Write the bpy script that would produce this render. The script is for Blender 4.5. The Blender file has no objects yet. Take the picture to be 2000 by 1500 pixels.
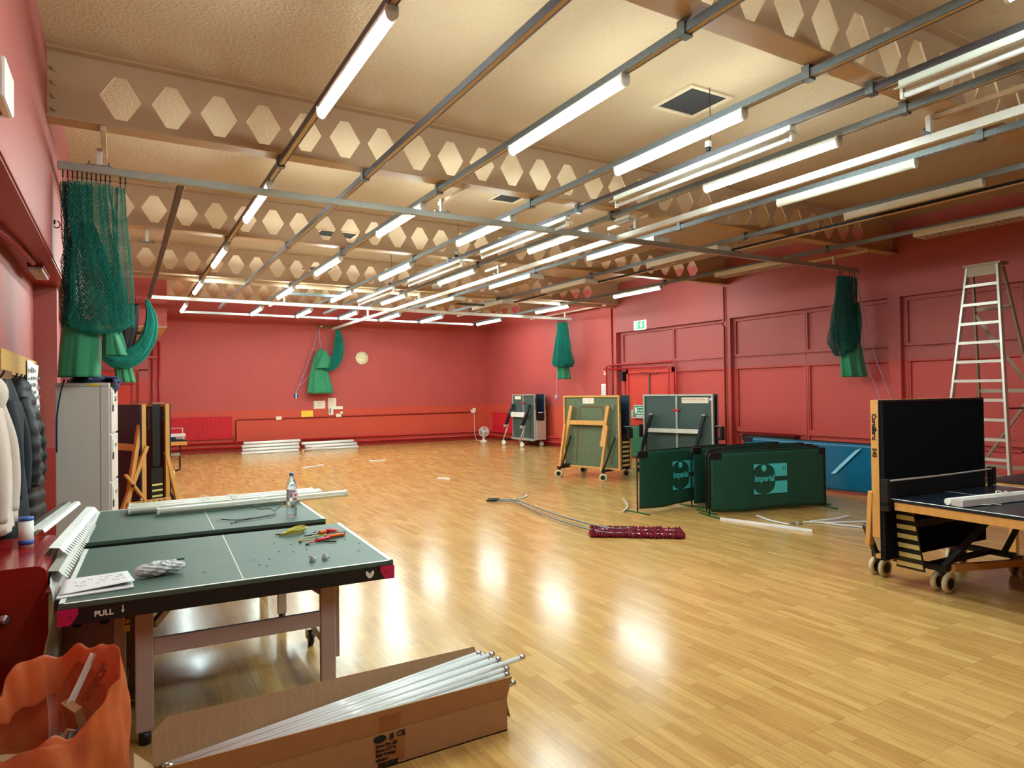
import bpy, bmesh, math, random
from mathutils import Vector, Matrix, Euler
R = math.radians
random.seed(7)
SC = bpy.context.scene
COL = SC.collection

# ------------------------------------------------------------------ camera, world, exposure
cam_d = bpy.data.cameras.new('camera'); cam = bpy.data.objects.new('camera', cam_d); COL.objects.link(cam)
cam_d.sensor_fit = 'HORIZONTAL'; cam_d.sensor_width = 36.0; cam_d.lens = 36.0 * 1304.8 / 2000.0
cam_d.clip_start = 0.05; cam_d.clip_end = 100
yaw, pitch, roll = R(30.2987), R(0.60008), R(-0.7297)
fw = Vector((math.sin(yaw) * math.cos(pitch), math.cos(yaw) * math.cos(pitch), math.sin(pitch)))
rt = Vector((math.cos(yaw), -math.sin(yaw), 0)); up = rt.cross(fw)
r2 = math.cos(roll) * rt + math.sin(roll) * up; u2 = -math.sin(roll) * rt + math.cos(roll) * up
cam.matrix_world = Matrix(((r2.x, u2.x, -fw.x, 0), (r2.y, u2.y, -fw.y, 0), (r2.z, u2.z, -fw.z, 1.68), (0, 0, 0, 1)))
SC.camera = cam
w = bpy.data.worlds.new('world'); SC.world = w; w.use_nodes = True
w.node_tree.nodes['Background'].inputs[0].default_value = (0.9, 0.85, 0.8, 1)
w.node_tree.nodes['Background'].inputs[1].default_value = 0.3
SC.view_settings.view_transform = 'Standard'; SC.view_settings.look = 'None'
SC.view_settings.gamma = 1.0; SC.view_settings.use_curve_mapping = False
SC.view_settings.exposure = 1.72
LAMP = 34.0            # emission strength of the lit LED diffusers
SC.cycles.max_bounces = 6; SC.cycles.diffuse_bounces = 3; SC.cycles.glossy_bounces = 3; SC.cycles.adaptive_threshold = 0.05; SC.cycles.use_light_tree = False
SC.cycles.caustics_reflective = False; SC.cycles.caustics_refractive = False
SC.cycles.transmission_bounces = 6; SC.cycles.transparent_max_bounces = 8

# ------------------------------------------------------------------ materials
def lin(c):
    return tuple(((v / 255) / 12.92 if v / 255 <= 0.04045 else ((v / 255 + 0.055) / 1.055) ** 2.4) for v in c)
def mat(name, rgb, rough=0.5, metal=0.0, var=0.06, vs=6.0, bump=0.0, bs=80.0, spec=0.5, emit=0.0, alpha=1.0, trans=0.0, ior=1.45, coat=0.0, sheen=0.0, stretch=None):
    m = bpy.data.materials.new(name); m.use_nodes = True
    nt = m.node_tree; b = nt.nodes['Principled BSDF']; L = nt.links
    c = lin(rgb)
    b.inputs['Roughness'].default_value = rough; b.inputs['Metallic'].default_value = metal
    b.inputs['Specular IOR Level'].default_value = spec
    b.inputs['IOR'].default_value = ior
    if trans: b.inputs['Transmission Weight'].default_value = trans
    if coat: b.inputs['Coat Weight'].default_value = coat; b.inputs['Coat Roughness'].default_value = 0.15
    if sheen: b.inputs['Sheen Weight'].default_value = sheen
    tc = nt.nodes.new('ShaderNodeTexCoord')
    src = tc.outputs['Object']
    if stretch:
        mp = nt.nodes.new('ShaderNodeMapping'); mp.inputs['Scale'].default_value = stretch
        L.new(src, mp.inputs[0]); src = mp.outputs[0]
    n = nt.nodes.new('ShaderNodeTexNoise'); n.inputs['Scale'].default_value = vs; n.inputs['Detail'].default_value = 2
    L.new(src, n.inputs['Vector'])
    mx = nt.nodes.new('ShaderNodeMix'); mx.data_type = 'RGBA'
    mx.inputs[6].default_value = (*[v * (1 - var * 2) for v in c], 1)
    mx.inputs[7].default_value = (*[min(1, v * (1 + var * 2)) for v in c], 1)
    L.new(n.outputs['Fac'], mx.inputs[0]); L.new(mx.outputs[2], b.inputs['Base Color'])
    if bump:
        n2 = nt.nodes.new('ShaderNodeTexNoise'); n2.inputs['Scale'].default_value = bs; n2.inputs['Detail'].default_value = 1
        L.new(src, n2.inputs['Vector'])
        bp = nt.nodes.new('ShaderNodeBump'); bp.inputs['Strength'].default_value = bump; bp.inputs['Distance'].default_value = 0.01
        L.new(n2.outputs['Fac'], bp.inputs['Height']); L.new(bp.outputs[0], b.inputs['Normal'])
    if emit:
        b.inputs['Emission Color'].default_value = (*c, 1); b.inputs['Emission Strength'].default_value = emit
    if alpha < 1: b.inputs['Alpha'].default_value = alpha
    return m

def two_tone(name, up_rgb, low_rgb, z, rough=0.55):
    """painted wall with the colour break of the dado at height z"""
    m = mat(name, up_rgb, rough, var=0.05, vs=1.2, bump=0.25, bs=60)
    nt = m.node_tree; L = nt.links; b = nt.nodes['Principled BSDF']
    old = b.inputs['Base Color'].links[0].from_socket
    tc = nt.nodes.new('ShaderNodeTexCoord'); sp = nt.nodes.new('ShaderNodeSeparateXYZ'); L.new(tc.outputs['Object'], sp.inputs[0])
    mt = nt.nodes.new('ShaderNodeMath'); mt.operation = 'LESS_THAN'; mt.inputs[1].default_value = z; L.new(sp.outputs['Z'], mt.inputs[0])
    mx = nt.nodes.new('ShaderNodeMix'); mx.data_type = 'RGBA'; mx.inputs[7].default_value = (*lin(low_rgb), 1)
    L.new(mt.outputs[0], mx.inputs[0]); L.new(old, mx.inputs[6]); L.new(mx.outputs[2], b.inputs['Base Color'])
    return m

def wood_floor():
    m = bpy.data.materials.new('sprung_wood_floor'); m.use_nodes = True
    nt = m.node_tree; L = nt.links; b = nt.nodes['Principled BSDF']
    tc = nt.nodes.new('ShaderNodeTexCoord'); sp = nt.nodes.new('ShaderNodeSeparateXYZ'); L.new(tc.outputs['Object'], sp.inputs[0])
    cb = nt.nodes.new('ShaderNodeCombineXYZ'); L.new(sp.outputs['Y'], cb.inputs['X']); L.new(sp.outputs['X'], cb.inputs['Y'])
    br = nt.nodes.new('ShaderNodeTexBrick'); br.offset = 0.37; br.offset_frequency = 3; br.squash = 1
    br.inputs['Scale'].default_value = 1; br.inputs['Brick Width'].default_value = 0.42; br.inputs['Row Height'].default_value = 0.066
    br.inputs['Mortar Size'].default_value = 0.0008; br.inputs['Mortar Smooth'].default_value = 0.3
    br.inputs['Color1'].default_value = (*lin((218, 178, 112)), 1); br.inputs['Color2'].default_value = (*lin((196, 152, 90)), 1)
    br.inputs['Mortar'].default_value = (*lin((130, 88, 46)), 1)
    L.new(cb.outputs[0], br.inputs['Vector'])
    mp = nt.nodes.new('ShaderNodeMapping'); mp.inputs['Scale'].default_value = (26, 1.6, 1); L.new(tc.outputs['Object'], mp.inputs[0])
    n = nt.nodes.new('ShaderNodeTexNoise'); n.inputs['Scale'].default_value = 1.6; n.inputs['Detail'].default_value = 6; n.inputs['Roughness'].default_value = 0.65
    L.new(mp.outputs[0], n.inputs['Vector'])
    cr = nt.nodes.new('ShaderNodeValToRGB'); cr.color_ramp.elements[0].position = 0.3; cr.color_ramp.elements[1].position = 0.75
    cr.color_ramp.elements[0].color = (0.66, 0.60, 0.52, 1); cr.color_ramp.elements[1].color = (1.08, 1.05, 1.02, 1)
    L.new(n.outputs['Fac'], cr.inputs[0])
    mx = nt.nodes.new('ShaderNodeMix'); mx.data_type = 'RGBA'; mx.blend_type = 'MULTIPLY'; mx.inputs[0].default_value = 0.75
    L.new(br.outputs['Color'], mx.inputs[6]); L.new(cr.outputs[0], mx.inputs[7])
    # second, larger patchiness between court areas
    n3 = nt.nodes.new('ShaderNodeTexNoise'); n3.inputs['Scale'].default_value = 0.8; n3.inputs['Detail'].default_value = 3
    L.new(tc.outputs['Object'], n3.inputs['Vector'])
    mx2 = nt.nodes.new('ShaderNodeMix'); mx2.data_type = 'RGBA'; mx2.blend_type = 'MULTIPLY'; mx2.inputs[7].default_value = (0.9, 0.84, 0.76, 1)
    L.new(n3.outputs['Fac'], mx2.inputs[0]); L.new(mx.outputs[2], mx2.inputs[6]); L.new(mx2.outputs[2], b.inputs['Base Color'])
    n2 = nt.nodes.new('ShaderNodeTexNoise'); n2.inputs['Scale'].default_value = 3.5; n2.inputs['Detail'].default_value = 4
    L.new(tc.outputs['Object'], n2.inputs['Vector'])
    mr = nt.nodes.new('ShaderNodeMapRange'); mr.inputs['To Min'].default_value = 0.15; mr.inputs['To Max'].default_value = 0.25
    L.new(n2.outputs['Fac'], mr.inputs['Value']); L.new(mr.outputs[0], b.inputs['Roughness'])
    bp = nt.nodes.new('ShaderNodeBump'); bp.inputs['Strength'].default_value = 0.02; bp.inputs['Distance'].default_value = 0.002
    L.new(br.outputs['Fac'], bp.inputs['Height']); bp.invert = True
    bp2 = nt.nodes.new('ShaderNodeBump'); bp2.inputs['Strength'].default_value = 0.03; bp2.inputs['Distance'].default_value = 0.01
    n4 = nt.nodes.new('ShaderNodeTexNoise'); n4.inputs['Scale'].default_value = 2.5; L.new(tc.outputs['Object'], n4.inputs['Vector'])
    L.new(n4.outputs['Fac'], bp2.inputs['Height']); L.new(bp2.outputs[0], bp.inputs['Normal'])
    L.new(bp.outputs[0], b.inputs['Normal'])
    b.inputs['Specular IOR Level'].default_value = 0.36; b.inputs['Coat Weight'].default_value = 0.06; b.inputs['Coat Roughness'].default_value = 0.12
    return m

M = {}
M['floor'] = wood_floor()
M['ceil'] = mat('textured_ceiling_paint', (196, 170, 140), 0.85, var=0.05, vs=1.0, bump=0.6, bs=38)
M['truss'] = mat('truss_paint', (194, 162, 130), 0.55, var=0.03)
M['wall'] = two_tone('wall_paint_two_tone', (183, 78, 74), (200, 76, 56), 1.21)
M['wall_bay'] = two_tone('bay_paint_two_tone', (172, 82, 80), (192, 70, 62), 2.12)
M['wall_left'] = two_tone('left_wall_paint', (162, 82, 78), (160, 52, 46), 1.15)
M['red_dark'] = mat('dark_red_gloss', (150, 40, 36), 0.35)
M['red_line'] = mat('trim_red', (140, 38, 34), 0.4)
M['red_pipe'] = mat('pipe_red', (186, 38, 46), 0.28)
M['red_rad'] = mat('radiator_red', (204, 34, 50), 0.35)
M['door_red'] = mat('door_red', (206, 62, 50), 0.4)
M['galv'] = mat('galvanised_steel', (120, 128, 132), 0.42, 0.75, var=0.16, vs=40, bump=0.1, bs=90)
M['galv_dark'] = mat('dull_trunking', (92, 90, 94), 0.45, 0.55, var=0.1, vs=20)
M['galv_pale'] = mat('pale_channel_inside', (214, 190, 158), 0.55)
M['rail'] = mat('brushed_aluminium_rail', (176, 182, 180), 0.32, 0.6, var=0.05, vs=30, stretch=(1, 0.05, 1))
M['white_metal'] = mat('white_painted_metal', (222, 220, 212), 0.4)
M['cream'] = mat('cream_bracket', (214, 190, 160), 0.5)
M['dark_metal'] = mat('dark_steel', (42, 44, 48), 0.4, 0.6)
M['black'] = mat('black_plastic', (20, 20, 22), 0.45)
M['lit'] = mat('lit_diffuser', (232, 255, 251), 0.4, emit=LAMP, var=0.0)
M['diff_off'] = mat('unlit_diffuser', (214, 212, 200), 0.35)
M['refl'] = mat('reflector_white', (226, 228, 216), 0.25, 0.1)
M['vent_dark'] = mat('dusty_vent_mesh', (52, 50, 50), 0.8, var=0.25, vs=60, bump=0.6, bs=200)
M['table_green'] = mat('table_green_top', (74, 96, 86), 0.5, var=0.05, vs=8)
M['table_dark'] = mat('table_underside_green', (66, 84, 80), 0.6, var=0.08, vs=5)
M['table_olive'] = mat('table_underside_olive', (92, 104, 78), 0.6, var=0.08, vs=10)
M['table_black'] = mat('black_board', (12, 13, 18), 0.9, spec=0.12)
M['table_brown'] = mat('dark_brown_board', (58, 36, 36), 0.55)
M['table_navy'] = mat('navy_playing_face', (18, 40, 60), 0.45)
M['table_blueblack'] = mat('dark_playing_surface', (24, 32, 42), 0.28)
M['white'] = mat('white_line_paint', (232, 234, 230), 0.45)
M['pink'] = mat('pink_corner_plastic', (196, 26, 84), 0.45)
M['taupe'] = mat('taupe_powder_coat', (184, 164, 158), 0.5, 0.1, var=0.03)
M['silver'] = mat('silver_frame', (188, 186, 176), 0.4, 0.4)
M['wood'] = mat('beech_frame', (208, 152, 84), 0.45, var=0.09, vs=9, stretch=(3, 3, 0.5))
M['wood_dark'] = mat('stained_wood', (130, 84, 50), 0.5, var=0.1, vs=9)
M['pale_wheel'] = mat('cream_rubber', (206, 190, 150), 0.6)
M['stripe'] = mat('pale_yellow_stripe', (210, 196, 130), 0.5)
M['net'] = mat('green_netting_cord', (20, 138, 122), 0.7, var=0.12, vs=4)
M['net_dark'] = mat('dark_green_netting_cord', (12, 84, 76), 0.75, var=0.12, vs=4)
M['canvas'] = mat('green_canvas', (40, 132, 92), 0.7, var=0.1, vs=5, bump=0.3, bs=200, sheen=0.2)
M['bar_green'] = mat('barrier_dark_green', (16, 66, 50), 0.65, var=0.08, vs=3, bump=0.3, bs=14)
M['bar_green2'] = mat('barrier_mid_green', (34, 96, 66), 0.65, var=0.08, vs=3, bump=0.3, bs=14)
M['bar_blue'] = mat('barrier_teal_blue', (10, 92, 124), 0.3, var=0.06, vs=3, bump=0.2, bs=6)
M['logo'] = mat('logo_turquoise', (70, 186, 190), 0.6)
M['logo_pale'] = mat('logo_pale_blue', (140, 200, 224), 0.6)
M['foot_green'] = mat('green_plastic_foot', (40, 90, 44), 0.5)
M['grey_cab'] = mat('light_grey_cabinet', (206, 196, 190), 0.55, var=0.02)
M['navy_cloth'] = mat('navy_cloth', (34, 44, 84), 0.8, var=0.15, bump=0.4, bs=60)
M['puffer'] = mat('black_quilted_nylon', (12, 13, 17), 0.55, var=0.1)
M['navy_jacket'] = mat('navy_jacket_cloth', (18, 24, 34), 0.75, var=0.1, bump=0.3, bs=120)
M['hoodie'] = mat('cream_fleece', (206, 184, 172), 0.9, var=0.04, bump=0.3, bs=150, sheen=0.3)
M['osb'] = mat('chipboard', (200, 154, 88), 0.8, var=0.28, vs=60)
M['slate'] = mat('dark_noticeboard', (60, 62, 66), 0.8)
M['paper'] = mat('white_paper', (226, 222, 224), 0.8, var=0.02)
M['paper_warm'] = mat('warm_white_paper', (232, 216, 196), 0.8, var=0.02)
M['ink'] = mat('grey_ink', (110, 110, 120), 0.8)
M['black_ink'] = mat('black_print', (18, 16, 16), 0.7)
M['yellow'] = mat('yellow_card', (240, 200, 70), 0.7)
M['card'] = mat('corrugated_cardboard', (168, 124, 84), 0.85, var=0.05, vs=3, bump=0.25, bs=40, stretch=(6, 0.3, 6))
M['card_in'] = mat('cardboard_inner', (176, 140, 104), 0.85, var=0.05, bump=0.3, bs=50, stretch=(8, 1, 0.4))
M['tape'] = mat('brown_parcel_tape', (150, 98, 56), 0.25)
M['tube'] = mat('fluorescent_tube_glass', (226, 228, 228), 0.15, coat=0.6)
M['bag'] = mat('orange_bin_bag', (232, 120, 70), 0.22, var=0.12, vs=7, bump=0.5, bs=9, alpha=0.45)
M['orange_print'] = mat('dark_orange_print', (130, 50, 26), 0.4)
M['bubble'] = mat('crumpled_clear_plastic', (196, 200, 202), 0.2, var=0.12, vs=30, bump=1.0, bs=45)
M['bottle'] = mat('clear_bottle_plastic', (225, 235, 245), 0.05, trans=0.95, ior=1.3, var=0.01)
M['label_paper'] = mat('bottle_label', (222, 206, 214), 0.5)
M['blue_cap'] = mat('blue_cap', (50, 96, 170), 0.4)
M['red_txt'] = mat('pink_red_print', (196, 60, 90), 0.5)
M['yellow_cable'] = mat('yellow_cable', (196, 180, 40), 0.45)
M['red_plastic'] = mat('red_plastic', (200, 30, 44), 0.35)
M['orange_plastic'] = mat('orange_plastic', (226, 104, 30), 0.35)
M['steel'] = mat('bright_steel', (190, 192, 194), 0.25, 0.9)
M['clear'] = mat('clear_connector', (200, 206, 206), 0.15, alpha=0.75)
M['copper'] = mat('copper_strand', (190, 120, 70), 0.35, 0.6)
M['mop'] = mat('maroon_mop_yarn', (128, 14, 40), 0.9, var=0.2, vs=30)
M['alu'] = mat('ladder_aluminium', (196, 192, 182), 0.35, 0.55, var=0.04)
M['alu_dull'] = mat('dull_ladder_aluminium', (150, 132, 112), 0.5, 0.4)
M['exit_green'] = mat('exit_sign_green', (24, 150, 84), 0.4, emit=0.35)
M['exit_white'] = mat('exit_sign_white', (230, 240, 232), 0.4, emit=0.5)
M['sign_green'] = mat('safety_sign_green', (20, 130, 84), 0.4)
M['clock_face'] = mat('cream_clock_face', (238, 226, 188), 0.4)
M['cord'] = mat('pale_lilac_cord', (170, 150, 180), 0.7)
M['ball'] = mat('white_ball', (236, 232, 220), 0.4)
M['red_wood'] = mat('red_gloss_board', (140, 26, 26), 0.18, var=0.05)
M['white_plastic'] = mat('white_plastic', (228, 226, 218), 0.4)
M['socket'] = mat('socket_white', (234, 226, 206), 0.4)
M['louvre'] = mat('louvre_aluminium', (206, 198, 180), 0.3, 0.3)
M['scrap'] = mat('scuffed_tray_metal', (120, 112, 106), 0.35, 0.5, var=0.3, vs=6)
M['dirty_white'] = mat('dusty_white_metal', (190, 178, 172), 0.5, var=0.08, vs=20)

# ------------------------------------------------------------------ mesh helper
class MB:
    def __init__(s): s.v = []; s.f = []; s.m = []; s.sm = []; s.mi = 0; s.smooth = False
    def add(s, vs, fs, smooth=None):
        o = len(s.v); s.v += [tuple(p) for p in vs]
        for f in fs: s.f.append([o + i for i in f]); s.m.append(s.mi); s.sm.append(s.smooth if smooth is None else smooth)
        return s
    def bx(s, x0, x1, y0, y1, z0, z1):
        x0, x1 = sorted((x0, x1)); y0, y1 = sorted((y0, y1)); z0, z1 = sorted((z0, z1))
        return s.add([(x0,y0,z0),(x1,y0,z0),(x1,y1,z0),(x0,y1,z0),(x0,y0,z1),(x1,y0,z1),(x1,y1,z1),(x0,y1,z1)],
            [(0,3,2,1),(4,5,6,7),(0,1,5,4),(1,2,6,5),(2,3,7,6),(3,0,4,7)], False)
    def beam(s, p, q, w, h, upv=(0, 0, 1)):
        p, q = Vector(p), Vector(q); d = (q - p).normalized(); u = Vector(upv)
        if abs(d.dot(u)) > 0.98: u = Vector((1, 0, 0))
        a = d.cross(u).normalized(); b = a.cross(d).normalized()
        a *= w / 2; b *= h / 2
        vs = [p - a - b, p + a - b, p + a + b, p - a + b, q - a - b, q + a - b, q + a + b, q - a + b]
        return s.add(vs, [(0,1,2,3),(7,6,5,4),(0,4,5,1),(1,5,6,2),(2,6,7,3),(3,7,4,0)], False)
    def cyl(s, p, q, r0, r1=None, n=14, caps=True):
        r1 = r0 if r1 is None else r1
        return s.tube([p, q], [r0, r1], n, caps)
    def tube(s, pts, r, n=8, caps=True, smooth=True):
        pts = [Vector(p) for p in pts]; N = len(pts)
        rs = [r] * N if not hasattr(r, '__len__') else list(r)
        t0 = (pts[1] - pts[0]).normalized(); ref = Vector((0, 0, 1)) if abs(t0.z) < 0.9 else Vector((1, 0, 0))
        a = t0.cross(ref).normalized(); vs = []
        for i in range(N):
            t = (pts[min(i + 1, N - 1)] - pts[max(i - 1, 0)]).normalized()
            a = (a - t * a.dot(t)).normalized(); b = t.cross(a)
            for k in range(n):
                an = 2 * math.pi * k / n
                vs.append(pts[i] + (a * math.cos(an) + b * math.sin(an)) * rs[i])
        fs = [(i*n+k, i*n+(k+1)%n, (i+1)*n+(k+1)%n, (i+1)*n+k) for i in range(N-1) for k in range(n)]
        s.add(vs, fs, smooth)
        if caps:
            o = len(s.v) - N * n
            s.f.append([o + k for k in range(n)][::-1]); s.m.append(s.mi); s.sm.append(False)
            s.f.append([o + (N-1)*n + k for k in range(n)]); s.m.append(s.mi); s.sm.append(False)
        return s
    def lathe(s, prof, c=(0, 0, 0), n=24, axis='z', smooth=True):
        vs = []; N = len(prof)
        for (r, z) in prof:
            for k in range(n):
                a = 2 * math.pi * k / n; x, y = r * math.cos(a), r * math.sin(a)
                vs.append({'z': (c[0]+x, c[1]+y, c[2]+z), 'x': (c[0]+z, c[1]+x, c[2]+y), 'y': (c[0]+x, c[1]+z, c[2]+y)}[axis])
        fs = [(i*n+k, i*n+(k+1)%n, (i+1)*n+(k+1)%n, (i+1)*n+k) for i in range(N-1) for k in range(n)]
        return s.add(vs, fs, smooth)
    def poly(s, pts, off):
        """extruded polygon: pts (3-D), offset vector"""
        n = len(pts); off = Vector(off); a = [Vector(p) for p in pts]; b = [p + off for p in a]
        return s.add(a + b, [tuple(range(n))[::-1], tuple(range(n, 2*n))] + [(i, (i+1)%n, n+(i+1)%n, n+i) for i in range(n)], False)
    def grid(s, fn, nu, nv, closed=False, smooth=True):
        W = nu if closed else nu + 1
        vs = [fn(i / nu, j / nv) for j in range(nv + 1) for i in range(W)]
        fs = [(j*W+i, j*W+(i+1)%W, (j+1)*W+(i+1)%W, (j+1)*W+i) for j in range(nv) for i in range(nu)]
        return s.add(vs, fs, smooth)
    def ball(s, c, r, n=14, sx=1, sy=1, sz=1):
        return s.grid(lambda u, v: (c[0]+r*sx*math.cos(2*math.pi*u)*math.sin(math.pi*v), c[1]+r*sy*math.sin(2*math.pi*u)*math.sin(math.pi*v), c[2]-r*sz*math.cos(math.pi*v)), n, max(6, n//2), True)
    def mat(s, i): s.mi = i; return s
    def build(s, name, mats, parent=None, bevel=0, loc=None, rz=0, label=None, solid=0):
        me = bpy.data.meshes.new(name); me.from_pydata(s.v, [], s.f)
        for m in (mats if isinstance(mats, (list, tuple)) else [mats]): me.materials.append(m if not isinstance(m, str) else M[m])
        me.polygons.foreach_set('material_index', s.m); me.polygons.foreach_set('use_smooth', s.sm); me.update()
        bm = bmesh.new(); bm.from_mesh(me); bmesh.ops.recalc_face_normals(bm, faces=bm.faces); bm.to_mesh(me); bm.free()
        o = bpy.data.objects.new(name, me); COL.objects.link(o)
        if parent is not None: o.parent = parent
        if loc is not None: o.location = loc
        if rz: o.rotation_euler.z = rz
        if bevel:
            b = o.modifiers.new('bevel', 'BEVEL'); b.width = bevel; b.segments = 2; b.limit_method = 'ANGLE'
        if solid:
            b = o.modifiers.new('thickness', 'SOLIDIFY'); b.thickness = solid; b.offset = 0
        if label: o['label'] = label
        return o

def tag(o, label, cat, group=None):
    o['label'] = label; o['category'] = cat
    if group: o['group'] = group
    return o
def thing(name, label, cat, loc=(0, 0, 0), rz=0, group=None):
    o = bpy.data.objects.new(name, None); COL.objects.link(o); o.location = loc; o.rotation_euler.z = rz
    o.empty_display_size = 0.1
    return tag(o, label, cat, group)
def struct(o): o['kind'] = 'structure'; return o
def dup(root, loc=None, rz=None, label=None):
    r = root.copy(); COL.objects.link(r)
    if loc is not None: r.location = loc
    if rz is not None: r.rotation_euler.z = rz
    if label: r['label'] = label
    def rec(a, b):
        for ch in list(a.children):
            c = ch.copy(); COL.objects.link(c); c.parent = b; rec(ch, c)
    rec(root, r)
    return r
def text(name, body, size, m, parent, mw, bold=0.0, extr=0.0008, sx=1.0, align='LEFT', shear=0.0, label=None):
    """flat lettering; mw = 4x4 matrix (local to parent) whose x is reading direction, y is up"""
    c = bpy.data.curves.new(name, 'FONT'); c.body = body; c.size = size; c.extrude = extr; c.offset = bold; c.align_x = align; c.shear = shear
    t = bpy.data.objects.new(name, c); COL.objects.link(t)
    me = bpy.data.meshes.new_from_object(t.evaluated_get(bpy.context.evaluated_depsgraph_get()))
    bpy.data.objects.remove(t); bpy.data.curves.remove(c)
    me.materials.clear(); me.materials.append(M[m])
    me.transform(mw @ Matrix.Diagonal((sx, 1, 1, 1)))
    o = bpy.data.objects.new(name, me); COL.objects.link(o); o.parent = parent
    if label: o['label'] = label
    return o
def frame(o, x, y):
    """4x4 from origin, x axis, y axis"""
    x = Vector(x).normalized(); y = Vector(y).normalized(); z = x.cross(y)
    return Matrix(((x.x, y.x, z.x, o[0]), (x.y, y.y, z.y, o[1]), (x.z, y.z, z.z, o[2]), (0, 0, 0, 1)))
def smoothpath(pts, k=6):
    """Catmull-Rom resample"""
    P = [Vector(p) for p in pts]; P = [P[0]*2-P[1]] + P + [P[-1]*2-P[-2]]; out = []
    for i in range(1, len(P) - 2):
        for j in range(k):
            t = j / k; a, b, c, d = P[i-1], P[i], P[i+1], P[i+2]
            out.append(0.5*((2*b)+(-a+c)*t+(2*a-5*b+4*c-d)*t*t+(-a+3*b-3*c+d)*t*t*t))
    out.append(P[-2]); return out

# ------------------------------------------------------------------ room shell
XL, XLR, XR, XRR = -0.5, -0.78, 11.2, 11.34
YB, YF, ZC = 20.85, -5.0, 4.46
TR = [2.83, 6.43, 10.03, 13.63, 17.23]
b = MB(); b.bx(XLR - .2, XRR + .3, YF - .2, YB + .2, -0.2, 0); struct(b.build('floor', 'floor'))
b = MB(); b.bx(XLR - .2, XRR + .3, YF - .2, YB + .2, ZC, ZC + .2); struct(b.build('ceiling', 'ceil'))
b = MB(); b.bx(XLR - .2, XRR + .3, YB, YB + .2, 0, ZC); struct(b.build('wall_back', 'wall'))
b = MB(); b.bx(XLR - .2, XRR + .3, YF - .2, YF, 0, ZC); struct(b.build('wall_front', 'wall'))
# right wall: flat stretch, header, pillars, recessed backing
b = MB(); b.bx(XR, XRR + .2, 13.73, YB, 0, ZC); struct(b.build('wall_right', 'wall'))
b = MB(); b.bx(XR, XRR + .2, YF, 13.73, 3.17, ZC); struct(b.build('trim_1', 'wall_bay'))
b = MB(); b.bx(XRR, XRR + .2, YF, 13.73, 0, 3.17); struct(b.build('wall_right_recess', 'wall_bay'))
ti = 2
for y in (-4.37, -0.77, 2.83, 6.43, 10.03):
    b = MB(); b.bx(XR, XRR, y - .1, y + .1, 0, 3.17); struct(b.build('trim_%d' % ti, 'wall_bay')); ti += 1
def bay(y0, y1, ym, door=False):
    """panelled infill of one bay of the right wall"""
    global ti
    b = MB(); X0, X1 = XRR - .045, XRR
    # outer frame and mullion
    for (a, c) in ((y0, y0 + .07), (y1 - .07, y1), (ym - .04, ym + .04)): b.bx(X0, X1, a, c, 0.03, 3.17)
    for (a, c) in ((3.10, 3.17), (2.10, 2.40), (0.76, 0.86)): b.bx(X0 + .003, X1, y0, y1, a, c)
    b.bx(X0 - .012, X0, y0, y1, 2.315, 2.33); b.bx(X0 - .012, X0, y0, y1, 2.085, 2.10)
    # lower panels carry a moulding; a dark line splits the halves
    for (a, c) in ((y0 + .07, ym - .04), (ym + .04, y1 - .07)):
        b.bx(X0 + .01, X1, a, a + .03, .86, 2.1); b.bx(X0 + .01, X1, c - .03, c, .86, 2.1)
        b.bx(X0 + .01, X1, a, c, .06, .10); b.bx(X0 + .01, X1, a, c, .68, .71); b.bx(X0 + .01, X1, a, a + .03, .06, .71); b.bx(X0 + .01, X1, c - .03, c, .06, .71)
    struct(b.build('trim_%d' % ti, 'wall_bay', bevel=.004)); ti += 1
    b = MB(); b.bx(X0 - .003, X0, ym - .006, ym + .006, .03, 3.17); b.bx(X0 - .003, X0, y0, y1, .745, .752)
    struct(b.build('trim_%d' % ti, 'red_line')); ti += 1
bay(10.13, 13.63, 11.74, True); bay(6.53, 9.93, 8.18); bay(2.93, 6.33, 4.60); bay(-0.67, 2.73, 1.0)
b = MB()
for y in (10.13, 6.53, 2.93): b.tube([(XRR - .06, y, 2.345), (XRR - .06, y + 1.1, 2.338), (XRR - .06, y + 2.3, 2.342), (XRR - .06, y + 3.4, 2.345)], .006, 5)
struct(b.build('trim_%d' % ti, 'red_dark')); ti += 1
# left wall: overhanging upper part, recess below z 2.85
b = MB(); b.bx(XLR - .2, XL, YF, YB, 2.85, ZC); struct(b.build('wall_left', 'wall_left'))
b = MB(); b.bx(XLR - .2, XLR, YF, YB, 0, 2.85); struct(b.build('wall_left_recess', 'wall_left'))
for y in (4.0 - 3.6, 4.9 - .1, 8.4, 12.0, 15.6):
    b = MB(); b.bx(XLR, XL - .08 if y > 5 else XLR + .02, y, y + .22, 0, 2.85); struct(b.build('trim_%d' % ti, 'wall_left')); ti += 1
b = MB(); b.bx(XL - .012, XL + .01, YF, YB, 2.85, 2.87); b.bx(XLR, XL, YF, YB, 2.835, 2.85); struct(b.build('trim_%d' % ti, 'red_dark')); ti += 1

# duct box over the back left door
b = MB(); b.bx(XL, .87, 16.5, YB, 3.19, ZC); b.mat(1).bx(XL, .87, 16.5, YB, 3.175, 3.19)
o = b.build('trim_%d' % ti, ['wall', 'cream']); struct(o); ti += 1
t = thing('soffit_grille', 'small brown grille in the pale underside of the box over the far left door', 'vent', (.32, 18.1, 3.175))
b = MB(); b.bx(-.22, .22, -.35, .35, -.012, 0); b.build('frame', 'wood_dark', t)
b = MB(); [b.bx(-.18, .18, -.3 + .1 * i, -.26 + .1 * i, -.018, -.012) for i in range(7)]; b.build('slat', 'dark_metal', t)

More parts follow.
